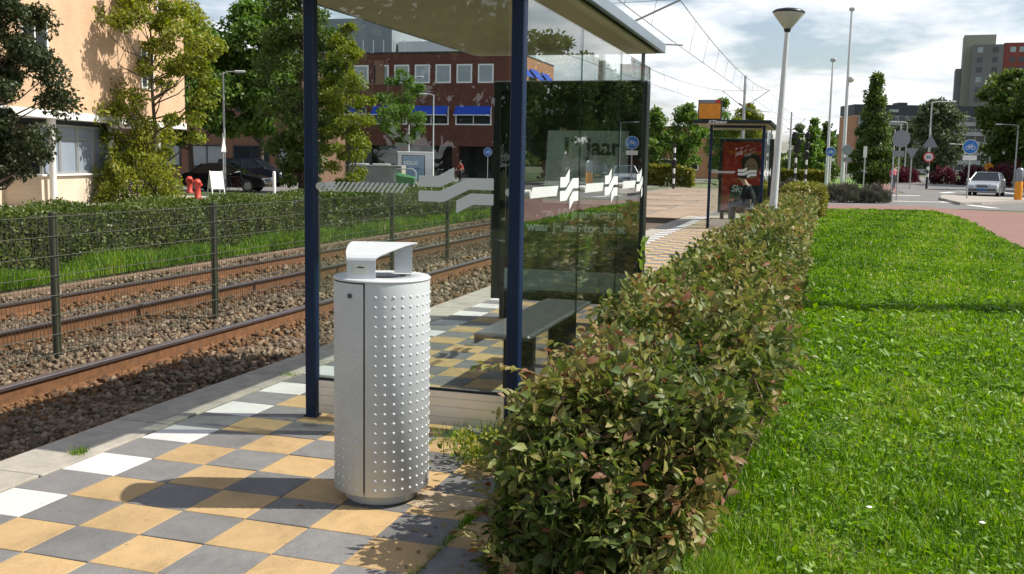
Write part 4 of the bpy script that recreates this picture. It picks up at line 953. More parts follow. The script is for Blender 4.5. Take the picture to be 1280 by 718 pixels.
# beyond the crossing
for k, (lb, x, y, h, r, ba, m, sh) in enumerate((
    ('dense dark green columnar tree right beside the near shelter glass', -12.6, 97, 7.2, 1.5, .6, 'leaf_midgreen', 'column'),
    ('green round headed tree behind the yellow hedge across the crossing', -9.6, 99, 7.6, 1.7, 1.6, 'leaf_midgreen', 'round'),
    ('dark green tree directly behind the departure board', -8.2, 118, 9.4, 2.2, 1.6, 'leaf_midgreen', 'round'),
    ('tall green tree seen through the far shelter roof gap', -4.2, 104, 7.8, 2.0, .8, 'leaf_lime', 'column'),
    ('green conical tree left of the crossing signals pair', .4, 128, 7.0, 1.7, .6, 'leaf_poplar', 'cone'),
    ('slim green conical tree right beside the black crossing signals', 2.4, 104, 6.6, 1.35, .3, 'leaf_midgreen', 'cone'),
    ('green conical tree behind the blue cycle sign pole', 3.6, 108, 6.3, 1.5, .3, 'leaf_poplar', 'cone'))):
    tree('park_tree', lb, (x, y, -.1), h, r*1.15, ba, 6500, .30, m, 50+k, sh, clumps=60, trunk_r=.12, spread=.28, group='trees beyond the crossing')
tree('cypress_oak', 'large dense cone shaped dark tree beside the tall white mast', (7.6, 93, -.05), 10.0, 2.25, .5, 20000, .27, 'leaf_poplar', 60, 'cone', clumps=130, trunk_r=.22, spread=.24)
tree('poplar_tree', 'silvery green wind blown tree behind the purple shrubs', (16.6, 132, -.05), 10.0, 3.9, 1.2, 11000, .42, 'leaf_silver', 61, clumps=80, trunk_r=.25, spread=.2, group='roadside trees on the right')
tree('poplar_tree', 'smaller silvery tree left of the wind blown one', (15.0, 150, -.05), 8.6, 3.0, 1.2, 6000, .42, 'leaf_silver', 62, clumps=60, trunk_r=.2, spread=.22, group='roadside trees on the right')
tree('poplar_tree', 'tallest dark green roadside tree below the red tower', (21.6, 112, -.05), 11.8, 4.0, 1.8, 15000, .46, 'leaf_poplar', 63, clumps=95, trunk_r=.3, spread=.2, group='roadside trees on the right')
tree('poplar_tree', 'dark roadside tree at the right edge of the picture', (24.6, 104, -.05), 12.6, 4.4, 2.0, 13000, .46, 'leaf_poplar', 64, clumps=90, trunk_r=.3, spread=.2, group='roadside trees on the right')
for k, (x, y, h, r, lb) in enumerate(((23.8, 85, 13, 4.4, 'roadside tree across the road behind the purple shrubs'), (25.0, 70, 13.5, 4.6, 'roadside tree across the road nearest the silver car'), (27.5, 52, 13, 4.8, 'roadside tree across the road level with the traffic island'), (27.0, 34, 12.5, 4.8, 'roadside tree across the road level with the long hedge end'))):
    tree('poplar_tree', lb, (x, y, -.05), h, r, 2.2, 9000, .5, 'leaf_poplar', 70+k, clumps=80, trunk_r=.3, spread=.2, group='roadside trees on the right')
# shrubs
for k, (x, y, s, lb) in enumerate(((11.6, 118, 1.2, 'leftmost purple leaved shrub of the roadside row'), (13.0, 124, 1.25, 'second purple shrub from the left in the roadside row'), (16.0, 116, 1.35, 'dark purple shrub just right of the round red sign'), (18.4, 112, 1.5, 'purple shrub between the red sign and the blue cycle sign'),
                                   (20.4, 104, 1.75, 'purple shrub right behind the blue cycle sign'), (23.2, 101, 1.6, 'purple shrub behind the silver car roof'), (23.4, 88, 2.0, 'large purple shrub at the right edge behind the orange bollard'), (10.4, 130, 1.2, 'small far purple shrub above the cyclist'))):
    bush('smoke_bush', lb, (x, y, -.03), s, s*.9, s*1.22, 2200, .24, 'leaf_purple', 80+k, 'purple shrubs along the road')
for k, (x, y, rx, h, lb) in enumerate(((4.35, 45.2, .95, .72, 'grey lavender bush at the hedge end left of its neighbour'), (5.65, 45.6, .75, .66, 'grey lavender bush at the right end of the bed'), (1.9, 47.5, 1.3, .75, 'grey lavender bush behind the pale column lamp'))):
    bush('lavender_bush', lb, (x, y, -.05), rx, .8, h, 4200, .22, 'leaf_lavender', 90+k, 'lavender bushes by the crossing', up=1.2)
hedge('yellow_hedge', 'low yellow green hedge across the level crossing', (-14.0, 82.0, -.28), 14.0, 1.4, 1.6, 6000, .32, 'leaf_hedge_yellow', 24, .06, core='hedge_core_shade')
hedge('yellow_hedge', 'low yellow hedge on the grass behind the blue cycle sign', (1.8, 84, -.1), 4.2, 1.4, 1.2, 2600, .30, 'leaf_hedge_yellow', 25, .06, core='hedge_core_shade')
# far wood closing the horizon
nwd = 26000; R = np.random.default_rng(77); xw = R.uniform(-330, 260, nwd); yw = R.uniform(330, 380, nwd); hw = 8+4*np.sin(xw*.05)+3*np.sin(xw*.17+1)
Pw = np.stack([xw, yw, R.random(nwd)*hw], 1); o = link('distant_wood', leaves('distant_wood', Pw, rsph(nwd), rsph(nwd)+np.array([[0, -.6, .6]]), 2.6*R.uniform(.6, 1.3, nwd), 2.0*R.uniform(.6, 1.2, nwd), R.random(nwd), 'leaf_poplar')); o['kind'] = 'stuff'
for k, (x, y, h, r, lb) in enumerate(((-2.5, -24, 10, 3.0, 'tree behind the camera nearest the rails'), (-7.5, -27, 12.5, 3.6, 'tall tree behind the camera over the rails'), (-12.5, -24, 9.5, 3.6, 'lower tree behind the camera on the bank'), (-18.0, -27, 12, 4.0, 'broad tree behind the camera on the bank'), (-24.0, -24, 11, 4.0, 'leftmost tree behind the camera'), (4.0, -30, 11, 3.6, 'tree behind the camera on the lawn side'))):
    tree('avenue_tree', lb, (x, y, -.3), h, r, .3, 8000, .5, 'leaf_poplar', 100+k, clumps=80, trunk_r=.22, spread=.24, group='trees behind the camera')
# ---------------------------------------------------------------- buildings
def window(parent, x, z, w, h, y=0.0, frame='white_paint', glass='window_dark', fw=.09, mull=0, trans=0, sill=True):
    """window in a wall whose outside face is the local plane y (facing -y)"""
    f = MB(); d = .10
    for s in (-1, 1): f.box((x+s*(w/2-fw/2), y-d/2+.03, z+h/2), (fw, d, h))
    for zc in (z+fw/2, z+h-fw/2): f.box((x, y-d/2+.031, zc), (w-2*fw-.002, d, fw))
    for k in range(mull): f.box((x-w/2+w*(k+1)/(mull+1), y-d/2+.035, z+h/2), (fw*.7, d*.8, h-2*fw-.004))
    for k in range(trans): f.box((x, y-d/2+.037, z+h*.72), (w-2*fw-.004, d*.7, fw*.7))
    o = part('window', f, frame, parent)
    part('pane', MB().box((x, y-.008, z+h/2), (w-2*fw+.01, .012, h-2*fw+.01)), glass, o)
    return o
# cream apartment block at the left; local x runs along the facade, facade faces local -y
ang = math.atan2(35.6-25.5, -23.7+21.3)
B = thing('apartment_building', 'cream brick apartment block with ground floor columns at the left', 'building', (-21.15, 24.9, -.26), ang)
part('upper_wall', MB().box((-3.2, 8.0, 8.6), (29.0, 16.0, 10.8)), 'brick_cream', B)
part('soffit_band', MB().box((-3.2, 7.99, 3.07), (29.05, 16.08, .26)), 'white_paint', B)
gw = part('ground_wall', MB().box((-11.9, 10.0, 1.45), (11.0, 12.0, 3.0)), 'brick_pale', B)
part('ground_wall', MB().box((6.4, 10.0, 1.45), (9.4, 12.0, 3.0)), 'window_dark', B)
part('ground_wall', MB().box((-2.35, 9.2, 1.45), (8.1, 14.4, 3.0)), 'brick_pale', B)
part('plinth', MB().box((-2.35, 1.97, .62), (8.14, .1, 1.24)), 'brick_pale', B)
for x in (-9.0, -5.0, -.6, .35, 4.75, 9.1):
    if x == -.6: continue
    c = part('column', MB().lathe([(.115, 0), (.115, 2.62), (.15, 2.66), (.15, 2.945)], 20, c=(x, .35, 0)), 'white_paint', B)
part('pier', MB().box((-2.2, 1.86, 1.45), (.34, .26, 2.95)), 'brick_pale', B)
# bay window
bay = part('bay', MB().box((2.6, 1.35, .50), (5.1, 1.5, 1.0)), 'brick_pale', B)
part('sill', MB().box((2.6, 1.32, 1.035), (5.3, 1.66, .07), bev=.01), 'white_paint', bay)
part('bay_roof', MB().box((2.6, 1.37, 2.86), (5.1, 1.45, .14)), 'slab_dark', bay)
for k in range(4):
    window(B, .75+k*1.24, 1.08, 1.22, 1.70, .66, 'galvanised', 'window_pale', .07, 0, 1)
sidew = MB().box((5.13, 1.37, 1.93), (.02, 1.3, 1.65)); part('bay_side_pane', sidew, 'window_pale', B)
for x, z, w in ((-9.5, 4.6, 1.6), (-5.5, 4.6, 1.6), (-1.2, 4.6, 1.6), (7.3, 4.4, 1.2), (-9.5, 7.5, 1.6), (-5.5, 7.5, 1.6), (-.4, 9.1, 2.2), (8.9, 7.05, 1.0), (3.9, 10.3, 1.6), (-1.2, 10.3, 1.6), (8.6, 10.3, 1.3)):
    window(B, x, z, w, 1.65, 0, 'white_paint', 'window_dark', .09, 1)
part('parapet', MB().box((-3.2, 8.0, 14.1), (29.2, 16.2, .2)), 'white_paint', B)
# brown building behind the parked cars
B = thing('office_building', 'low brown brick building behind the parked cars and trees', 'building', (-41.5, 60.0, -.26), math.atan2(.29, .957))
part('wall', MB().box((2.2, 6, 4.4), (16.4, 12, 8.8)), 'brick_brown', B)
part('roof_edge', MB().box((2.2, 6, 8.9), (16.7, 12.3, .25)), 'slab_dark', B)
for k in range(5): window(B, -4+k*3.2, 1.0, 2.6, 1.6, 0, 'slab_dark', 'window_blind' if k % 3 else 'window_dark', .10, 1)
for k in range(5): window(B, -4+k*3.2, 5.0, 2.2, 1.6, 0, 'slab_dark', 'window_dark', .10, 1)
# red brick offices
B = thing('office_building', 'dark red brick offices with white windows and blue awnings', 'building', (-27.6, 98.0, -.26), 0)
part('wall', MB().box((-24.0, 8.0, 8.15), (48.0, 16.0, 9.7)), 'brick_red', B)
part('parapet', MB().box((-24.0, 8.0, 13.06), (48.2, 16.2, .14)), 'slab_dark', B)
part('ground_wall', MB().box((-24.0, 9.5, 1.66), (47.6, 13.0, 3.3)), 'window_dark', B)
for k in range(9): part('pillar', MB().box((-.35-k*5.9, .3, 1.65), (.7, .6, 3.3)), 'brick_red', B)
part('lit_wall', MB().box((.06, 8.0, 8.15), (.1, 15.9, 9.6)), 'brick_orange', B)  # sun-facing side of the red offices: sunlight put into a lighter brick colour
for k in range(18): window(B, -2.95-k*2.36, 9.85, 1.72, 1.95, 0, 'white_paint', 'window_blind', .16)
part('recess', MB().box((-15.0, -.02, 11.0), (1.2, .1, 2.6)), 'brick_brown', B)
for k in range(7):
    x = -4.25-k*4.75; w_ = window(B, x, 5.5, 4.0, 1.95, 0, 'white_paint', 'window_dark', .14, 1)
    a = MB(); M = Matrix.Translation((x, -.06, 7.42)) @ Matrix.Rotation(math.radians(-38), 4, 'X')
    a.box((0, -.02, -.55), (3.9, .04, 1.20), M=M); aw = part('awning', a, 'awning_blue', B)
    ar = MB()
    for s in (-1, 1): ar.tube([(x+s*1.9, -.05, 6.3), (x+s*1.95, -.80, 6.50)], .03, 5)
    part('awning_arm', ar, 'white_paint', aw)
    part('awning_bar', MB().box((0, -.02, -1.17), (4.0, .06, .07), M=M), 'white_paint', aw)
for k in range(3):
    y = 2.6+k*4.6; a = MB(); M = Matrix.Translation((.16, y, 11.75)) @ Matrix.Rotation(math.radians(-40), 4, 'Y')
    a.box((.02, 0, -.70), (.04, 3.2, 1.5), M=M); part('awning', a, 'awning_blue', B)
    ar = MB(); ar.tube([(.12, y-1.6, 9.2), (1.1, y-1.6, 10.55)], .06, 6); part('awning_arm', ar, 'white_paint', B)
part('penthouse', MB().box((-30.5, 27, 15.5), (14.5, 10, 9.0)), 'cladding_grey', B)
part('rooftop_hall', MB().box((-17.0, 28, 14.6), (12.0, 9, 5.0)), 'cladding_white', B)
for k in range(6): part('roof_rail', MB().box((-18.4+k*1.2, .6, 13.8), (.07, .07, 1.4)), 'galvanised', B)
# far buildings
B = thing('brick_house', 'low sandy brick building behind the trees over the crossing', 'building', (-18.7, 138, -.2), math.atan2(2.8, 9.0))
part('wall', MB().box((5, 5, 3.4), (20, 10, 6.8)), 'brick_orange', B); part('roof_edge', MB().box((5, 5, 6.9), (20.3, 10.3, .2)), 'slab_dark', B)
for k in range(5): window(B, -2+k*3.4, 1.0, 2.0, 1.5, 0, 'white_paint', 'window_dark', .14); window(B, -2+k*3.4, 4.1, 2.0, 1.5, 0, 'white_paint', 'window_dark', .14)
B = thing('apartment_slab', 'long grey gallery flats with dark top floor behind the cone tree', 'building', (10.6, 274, -.1), math.atan2(8.4, 27.6))
part('wall', MB().box((21, 6, 7.6), (42, 11, 15.2)), 'slab_grey', B)
part('end_wall', MB().box((.4, 5.9, 7.5), (1.2, 11.6, 15.0)), 'brick_orange', B)
top = part('top_floor', MB().box((21, 6, 16.6), (42.3, 11.3, 2.6)), 'slab_dark', B)
part('roof_box', MB().box((13.6, 6, 18.3), (2.4, 4, .9)), 'slab_dark', top)
part('roof_light', MB().box((10.0, .30, 16.4), (2.4, .1, .7)), 'window_blind', top)
for s in range(6):
    z = .6+s*2.45
    g = part('gallery', MB().box((21.3, -.25, z+.45), (41, .9, 1.0)), 'slab_grey', B)
    for k in range(16): o = part('window', MB().box((2.2+k*2.5, .46, z+1.62), (1.7, .06, 1.15)), 'window_dark', B)
for k in range(17): part('divider', MB().box((1.0+k*2.5, -.05, 7.6), (.22, 1.0, 14.6)), 'concrete_grey', B)
B = thing('tower_block', 'tall tower block in olive grey and red above the trees', 'building', (39.6, 326, 0), -.07)
part('olive_core', MB().box((6.0, 7.5, 20.6), (8.6, 9.0, 41.2)), 'tower_olive', B)
part('grey_wing', MB().box((8.1, 3.6, 18.9), (8.2, 11, 37.8)), 'tower_grey', B)
part('red_wing', MB().box((16.6, 3.9, 19.1), (8.7, 11, 38.2)), 'tower_red', B)
part('end_wing', MB().box((1.0, 8.8, 15.8), (2.0, 8, 31.6)), 'tower_grey', B)
part('side_wing', MB().box((23.4, 12, 17.0), (5.0, 11, 34.0)), 'tower_red', B)
part('edge_trim', MB().box((21.15, 3.3, 19.3), (.5, 10.4, 38.5)), 'brick_orange', B)
for s in range(13):
    z = 1.2+s*2.84
    for (x, w_, yy, gl) in ((6.0, 1.5, -1.9, 'window_blind' if s in (9, 12) else 'window_dark'), (10.0, 1.4, -1.9, 'window_dark'), (13.6, 1.1, -1.9, 'window_dark') if False else (14.6, 1.5, -1.6, 'window_blind' if s == 12 else 'window_dark'), (17.0, 1.5, -1.6, 'window_blind' if s == 12 else 'window_dark'), (19.2, 1.3, -1.6, 'window_pale')):
        part('window', MB().box((x, yy-.02, z+1.0), (w_, .16, 1.5)), gl, B)

# ---------------------------------------------------------------- lamps, masts and signs
def lamp(label, loc, h, arm=(1.0, 0, 0), r=.06, m='galvanised', head=.55, double=False, name='street_lamp', base_m=None):
    t = thing(name, label, 'lamp post', loc, 0, 'street lamps')
    part('mast', MB().tube([(0, 0, 0), (0, 0, h*.25), (0, 0, h)], [r*1.25, r, r*.62], 10), m, t)
    for s in ((1, -1) if double else (1,)):
        A = Vector(arm)*s; e = Vector((0, 0, h))
        part('arm', MB().tube([e+Vector((0, 0, -.06)), e+A*.35+Vector((0, 0, .03)), e+A+Vector((0, 0, .05))], r*.5, 6), m, t)
        rz = math.atan2(A.y, A.x); c = e+A+A.normalized()*head*.4+Vector((0, 0, .05))
        hd = part('lamp_head', MB().box((0, 0, 0), (head, head*.42, head*.2), bev=.03), 'lamp_white', t, loc=c, rz=rz)
        part('lens', MB().box((0, 0, -head*.11), (head*.8, head*.32, head*.05), bev=.01), 'window_pale', hd)
    return t
RT = Vector((.957, .29, 0))
lamp('slim grey car park lamp beside the white folding sign', (-24.75, 40.5, -.26), 5.85, RT*.62, .062, head=.5)
lamp('double headed lamp post in front of the red brick offices', (-31.8, 80.5, -.26), 9.0, RT*.8, .075, double=True, m='lamp_white')
lamp('single lamp post right of the round green street tree', (-29.0, 79.3, -.26), 7.4, RT*-.75, .075, m='lamp_white')
lamp('lamp on the striped pole carrying the red round sign', (11.95, 89.6, -.04), 7.2, RT*1.5, .085, m='lamp_white')
lamp('tall far lamp just right of the cone tree', (12.7, 125.6, -.04), 7.0, RT*-1.4, .08)
lamp('far low lamp in front of the silvery trees', (18.9, 138, -.04), 4.6, RT*-1.0, .07)
lamp('low lamp left of the blue cycle sign in the distance', (18.8, 122.3, -.04), 4.4, RT*-1.3, .07)
lamp('lamp with left arm behind the silver car', (20.0, 112, -.04), 5.6, RT*-1.7, .085)
lamp('lamp with left arm at the right edge near the orange bollard', (20.7, 101.8, -.04), 5.8, RT*-1.6, .085)
lamp('roadside lamp across the lawn outside on the right', (11.6, 10.75, -.05), 11.5, (1.2, .2, 0), .42)
def mast(label, loc, h, r, top):
    t = thing('white_mast', label, 'mast', loc, 0, 'tall white masts by the crossing')
    part('pole', MB().tube([(0, 0, 0), (0, 0, h*.4), (0, 0, h)], [r*1.25, r, r*.6], 10), 'lamp_white', t)
    part('head', MB().box((0, 0, h+.10), (.42, .42, .24), bev=.05), 'galvanised', t)
    if top: part('floodlight', MB().lathe([(.10, 0), (.26, .16), (.24, .42), (.001, .46)], 16, c=(.22, 0, top)), 'lamp_shade', t)
    return t
mast('tallest white mast with a floodlight halfway left of the cone tree', (4.95, 81.3, -.05), 13.7, .14, 8.2)
mast('shorter white mast behind the small blue cycle sign', (3.75, 78.8, -.05), 9.6, .11, 0)
def sign(name, label, loc, h, plates, r=.03, rz=0.0, pm_='galvanised', cat='sign', group=None):
    t = thing(name, label, cat, loc, rz, group)
    part('post', MB().tube([(0, 0, 0), (0, 0, h)], r, 8), pm_, t)
    for (kind, z, s, m) in plates:
        y = -r-.012
        if kind == 'disc': pl = part('plate', MB().disc((0, y, z), s, .02), m, t)
        elif kind == 'rect': pl = part('plate', MB().box((0, y, z), (s[0], .02, s[1])), m, t)
        elif kind == 'tri': pl = part('plate', MB().prism([(-s, -s*.58), (s, -s*.58), (0, s*1.15)], Matrix.Translation((0, y-.01, z)) @ UPRIGHT @ Matrix.Translation((0, 0, -.02)), .02), m, t)
        elif kind == 'inv': pl = part('plate', MB().prism([(-s, s*.58), (0, -s*1.15), (s, s*.58)], Matrix.Translation((0, y-.01, z)) @ UPRIGHT @ Matrix.Translation((0, 0, -.02)), .02), m, t)
        elif kind == 'bike':
            pl = part('plate', MB().disc((0, y, z), s, .02), 'white_paint', t); part('face', MB().disc((0, y-.012, z), s*.93, .012), 'sign_blue', pl)
            b = MB(); yy_ = y-.022
            for sx_ in (-1, 1):
                c = (sx_*s*.36, yy_, z-s*.14)
                b.tube([(c[0]+s*.25*math.cos(2*PI*k/14), yy_, c[2]+s*.25*math.sin(2*PI*k/14)) for k in range(15)], s*.035, 4, True, False)
            for a_, c_ in (((-.36, -.14), (-.18, .22)), ((-.18, .22), (.20, .22)), ((.20, .22), (.36, -.14)), ((-.18, .22), (.02, -.14)), ((.02, -.14), (.20, .22)), ((-.36, -.14), (.02, -.14)), ((.20, .22), (.16, .38)), ((.16, .38), (.30, .38)), ((-.18, .22), (-.22, .32))):
                b.tube([(a_[0]*s, yy_, z+a_[1]*s), (c_[0]*s, yy_, z+c_[1]*s)], s*.035, 4)
            part('bicycle_symbol', b, 'white_paint', pl)
        elif kind == 'ring':
            pl = part('plate', MB().disc((0, y, z), s, .02), 'sign_red', t); fc = part('face', MB().disc((0, y-.012, z), s*.74, .012), 'white_paint', pl)
            lettering('50', s*.85, (-s*.47, y-.0225, z-s*.30), 'ink_dark', pl, bold=.01)
    return t
sign('cycle_sign', 'large blue round cycle sign on the traffic island before the silver car', (10.6, 53.3, .08), 2.9, [('bike', 2.62, .37, ''), ('rect', 2.06, (.66, .24), 'white_paint')], .035, -.1, group='blue cycle path signs')
pl = bpy.data.objects.get('cycle_sign')
sign('cycle_sign', 'small blue round cycle sign beside the lavender bush', (3.95, 76.0, -.05), 3.1, [('bike', 2.72, .36, ''), ('rect', 2.14, (.66, .22), 'white_paint')], .06, -.05, 'lamp_white', group='blue cycle path signs')
sign('cycle_sign', 'blue round sign on a thin post by the red brick offices', (-23.5, 77.8, -.26), 2.9, [('bike', 2.55, .36, '')], .03, .25, group='blue cycle path signs')
sign('round_sign', 'grey back of a round sign on the tall white mast', (5.2, 80.6, -.05), 3.4, [('disc', 2.95, .40, 'sign_back'), ('rect', 2.2, (.62, .34), 'sign_back')], .05)
sign('narrow_sign', 'small narrow sign seen from behind in front of the cone tree', (6.38, 76.4, -.05), 3.2, [('rect', 2.75, (.26, .8), 'white_paint')], .045)
t = thing('twin_post_sign', 'large grey round sign back on two posts by the cyclist', 'sign', (6.85, 49.8, -.05))
for dx_ in (-.13, .13): part('post', MB().tube([(dx_, 0, 0), (dx_, 0, 3.6+dx_)], .035, 8), 'galvanised', t)
part('plate', MB().disc((.18, -.05, 3.02), .42, .02), 'sign_back', t); part('plate', MB().box((.1, -.05, 2.3), (.5, .02, .28)), 'sign_back', t)
sign('warning_sign', 'grey triangular sign back high on a pole above the red round sign', (11.98, 89.0, -.04), 4.6, [('tri', 3.75, .62, 'sign_back')], .05)
sign('yield_sign', 'grey inverted triangle sign back left of the striped pole', (10.1, 82.8, -.04), 3.2, [('inv', 2.9, .5, 'sign_back')], .045)
t = sign('speed_sign', 'red ringed round sign on a black and white striped pole', (11.45, 84.0, -.04), 2.9, [('ring', 2.52, .42, '')], .09, pm_='black_paint')
for z in (.95, 1.5): part('band', MB().tube([(0, 0, z), (0, 0, z+.26)], .10, 10), 'white_paint', t)
sign('warning_sign', 'small white triangular sign beside the slim car park lamp', (-24.45, 39.9, -.26), 2.9, [('tri', 2.25, .42, 'white_paint')], .03, 1.85)
sign('warning_sign', 'white triangular sign back behind the concrete hut', (-25.3, 57.4, -.26), 3.3, [('tri', 2.65, .55, 'sign_back')], .035, .9)
sign('direction_sign', 'small orange direction sign behind the silver car', (19.6, 110, -.04), 3.0, [('disc', 1.9, .42, 'bollard_orange')], .05)
# bollards and posts
t = thing('traffic_bollard', 'grey and orange traffic bollard at the right edge', 'bollard', (12.9, 52.8, .0))
part('shaft', MB().lathe([(.16, 0), (.19, .10), (.19, .95), (.17, 1.0)], 18), 'bollard_orange', t)
part('top', MB().lathe([(.17, 1.0), (.18, 1.02), (.18, 1.55), (.12, 1.66), (.001, 1.68)], 18), 'sign_back', t)
t = thing('stone_block', 'grey stone block on the grass verge at the right edge', 'stone block', (13.1, 46.0, .05))
part('block', MB().box((0, 0, .20), (1.3, .7, .42), bev=.06), 'concrete_grey', t)
def red_post(label, loc, h):
    t = thing('fire_hydrant', label, 'hydrant', loc, 0, 'red posts on the pavement')
    part('barrel', MB().lathe([(.17, 0), (.17, .06), (.13, .10), (.12, h*.78), (.16, h*.80), (.16, h*.86), (.13, h*.90), (.09, h*.98), (.001, h)], 16), 'post_red', t)
    for s in (-1, 1): part('outlet', MB().tube([(s*.10, 0, h*.72), (s*.20, 0, h*.72)], .055, 8), 'post_red', t)
red_post('red hydrant post on the pavement behind the hedge', (-21.3, 33.1, -.26), .84)
red_post('second red hydrant post half hidden by the shrub', (-25.2, 38.2, -.235), .80)
t = thing('bollard', 'white bollard at the foot of the dense dark tree', 'bollard', (-21.9, 40.3, -.26)); part('shaft', MB().lathe([(.08, 0), (.08, 1.02), (.06, 1.10), (.001, 1.12)], 12), 'white_paint', t)
t = thing('folding_sign', 'white folding pavement sign beside the car park lamp', 'sign board', (-23.5, 37.8, -.26), .95)
for s in (-1, 1):
    M = Matrix.Translation((0, 0, 1.10)) @ Matrix.Rotation(s*math.radians(17), 4, 'X')
    part('panel', MB().box((0, 0, -.44), (.62, .02, .84), M=M), 'white_paint', t)
    lg = MB(); 
    for q in (-1, 1): lg.box((q*.29, 0, -.56), (.04, .035, 1.14), M=M)
    part('leg', lg, 'white_paint', t)
# concrete hut, cart and poster kiosk on the left
t = thing('concrete_hut', 'low concrete hut with two roof lights beyond the hedge', 'hut', (-25.4, 55.1, -.26), math.atan2(.96, 3.15))
part('wall', MB().box((1.75, 1.2, .66), (3.45, 2.4, 1.32)), 'concrete_grey', t); part('end_wall', MB().box((3.50, 1.2, .665), (.08, 2.42, 1.34)), 'concrete_sunlit', t)  # end wall is the same concrete, its sunlit look put into a sandier colour
part('roof', MB().box((1.75, 1.2, 1.365), (3.6, 2.55, .09), bev=.02), 'concrete_grey', t)
for x in (.75, 2.15): part('roof_light', MB().box((x, 1.0, 1.46), (1.0, 1.5, .09), bev=.03), 'headlamp', t)
t = thing('refuse_cart', 'green refuse cart with a bent handle rail beside the concrete hut', 'cart', (-21.0, 54.4, -.26), .3)
part('tub', MB().add([(-.48, -.3, .2), (.48, -.3, .2), (.48, .3, .2), (-.48, .3, .2), (-.58, -.4, .82), (.58, -.4, .62), (.58, .4, .62), (-.58, .4, .82)], [(3, 2, 1, 0), (4, 5, 6, 7), (0, 1, 5, 4), (1, 2, 6, 5), (2, 3, 7, 6), (3, 0, 4, 7)]), 'container_green', t)
part('lid', MB().add([(-.60, -.42, .84), (.60, -.42, .64), (.60, .42, .64), (-.60, .42, .84), (-.45, -.3, .98), (.55, -.3, .74), (.55, .3, .74), (-.45, .3, .98)], [(3, 2, 1, 0), (4, 5, 6, 7), (0, 1, 5, 4), (1, 2, 6, 5), (2, 3, 7, 6), (3, 0, 4, 7)]), 'container_green', t)
part('rail', MB().tube([(-.62, -.5, 0), (-.62, -.5, 1.1), (-.5, -.5, 1.22), (.5, -.5, 1.22), (.66, -.5, 1.05), (.66, -.5, 0)], .035, 8), 'galvanised', t)
for s in (-1, 1): part('wheel', MB().disc((s*.4, -.33, .1), .1, .06), 'tyre', t)
t = thing('poster_kiosk', 'white kiosk with a blue poster beyond the hedge', 'kiosk', (-27.4, 71.4, -.26), math.atan2(.82, 2.66))
part('body', MB().box((0, .35, 1.18), (2.75, .7, 2.3), bev=.03), 'cladding_white', t); part('top', MB().box((0, .35, 2.37), (2.85, .8, .12), bev=.02), 'white_paint', t)
part('end_panel', MB().box((1.39, .35, 1.15), (.04, .7, 2.2)), 'white_paint', t)
fr = part('poster_frame', MB().box((-.15, -.02, 1.15), (1.85, .05, 2.0)), 'dark_green_steel', t); po = part('poster', MB().box((-.15, -.05, 1.15), (1.7, .02, 1.86)), 'poster_sky', fr)
lettering('VOLLE', .38, (-.92, -.065, 1.42), 'ink_white', po, bold=.008); lettering('MELKEN', .36, (-.96, -.065, 1.0), 'ink_blue', po, bold=.01)

# ---------------------------------------------------------------- level crossing signals
def signal(label, loc, h, heads):
    t = thing('crossing_signal', label, 'crossing signal', loc, 0, 'level crossing signals')
    n = 9
    for k in range(n): part('band', MB().tube([(0, 0, k*h/n), (0, 0, (k+1)*h/n-.004)], .085, 10), 'white_paint' if k % 2 else 'black_paint', t)
    for (x, z) in heads:
        hd = part('lamp_head', MB().box((x, -.06, z), (.30, .24, .52), bev=.05), 'black_paint', t)
        part('hood', MB().lathe([(.11, 0), (.12, .14)], 12), 'black_paint', hd, loc=(x, -.2, z)).rotation_euler = (PI/2, 0, 0)
        part('backboard', MB().disc((x, .02, z), .24, .02), 'black_paint', hd)
signal('striped crossing signal with two black heads left of its twin', (1.5, 75.0, -.08), 3.4, ((-.14, 3.9), (.16, 3.4), (0, 2.9)))
signal('striped crossing signal with black heads right of its twin', (2.25, 75.6, -.08), 3.2, ((0, 3.2), (0, 3.9), (0, 2.5)))
signal('striped crossing signal in front of the yellow hedge', (-7.1, 72.3, -.26), 3.4, ((0, 1.9),))
t = thing('equipment_cabinet', 'dark grey cabinet behind the column lamp near the signals', 'cabinet', (-.4, 83, -.1)); part('body', MB().box((0, 0, .6), (1.1, .6, 1.2), bev=.03), 'chrome_dark', t); part('door', MB().box((0, -.31, .6), (.5, .02, 1.05)), 'sign_back', t); part('roof', MB().box((0, 0, 1.23), (1.2, .7, .06)), 'chrome_dark', t)

# ---------------------------------------------------------------- overhead line
def ohl_mast(label, x, y, h, zb, zm, xl, xr):
    t = thing('catenary_mast', label, 'mast', (x, y, -.45), 0, 'overhead line masts')
    part('pole', MB().tube([(0, 0, 0), (0, 0, 3), (0, 0, h+.45)], [.15, .13, .09], 12), 'galvanised', t)
    for (xe) in (xl, xr):
        e = xe-x
        br = part('bracket', MB().tube([(0, 0, zb+.45), (e, 0, zm+.45)], .035, 6), 'galvanised', t)
        part('tie', MB().tube([(0, 0, zm+.40), (e, 0, zm+.47)], .012, 5), 'galvanised', br)
        part('steady_arm', MB().tube([(e*.1, 0, zb+.40), (e*.55, 0, zb+.2), (e*1.06, 0, zb+.12)], .025, 6), 'galvanised', br)
        part('insulator', MB().tube([(e*.12, 0, zb+.45+(zm-zb)*.12), (e*.24, 0, zb+.45+(zm-zb)*.24)], .06, 8), 'tower_red', br)
ohl_mast('near overhead line mast rising behind the near shelter roof', -3.47, 29, 8.4, 5.55, 6.6, -5.9, -1.06)
ohl_mast('far overhead line mast behind the far shelter', -2.43, 75, 8.2, 5.85, 7.12, -4.08, -.64)
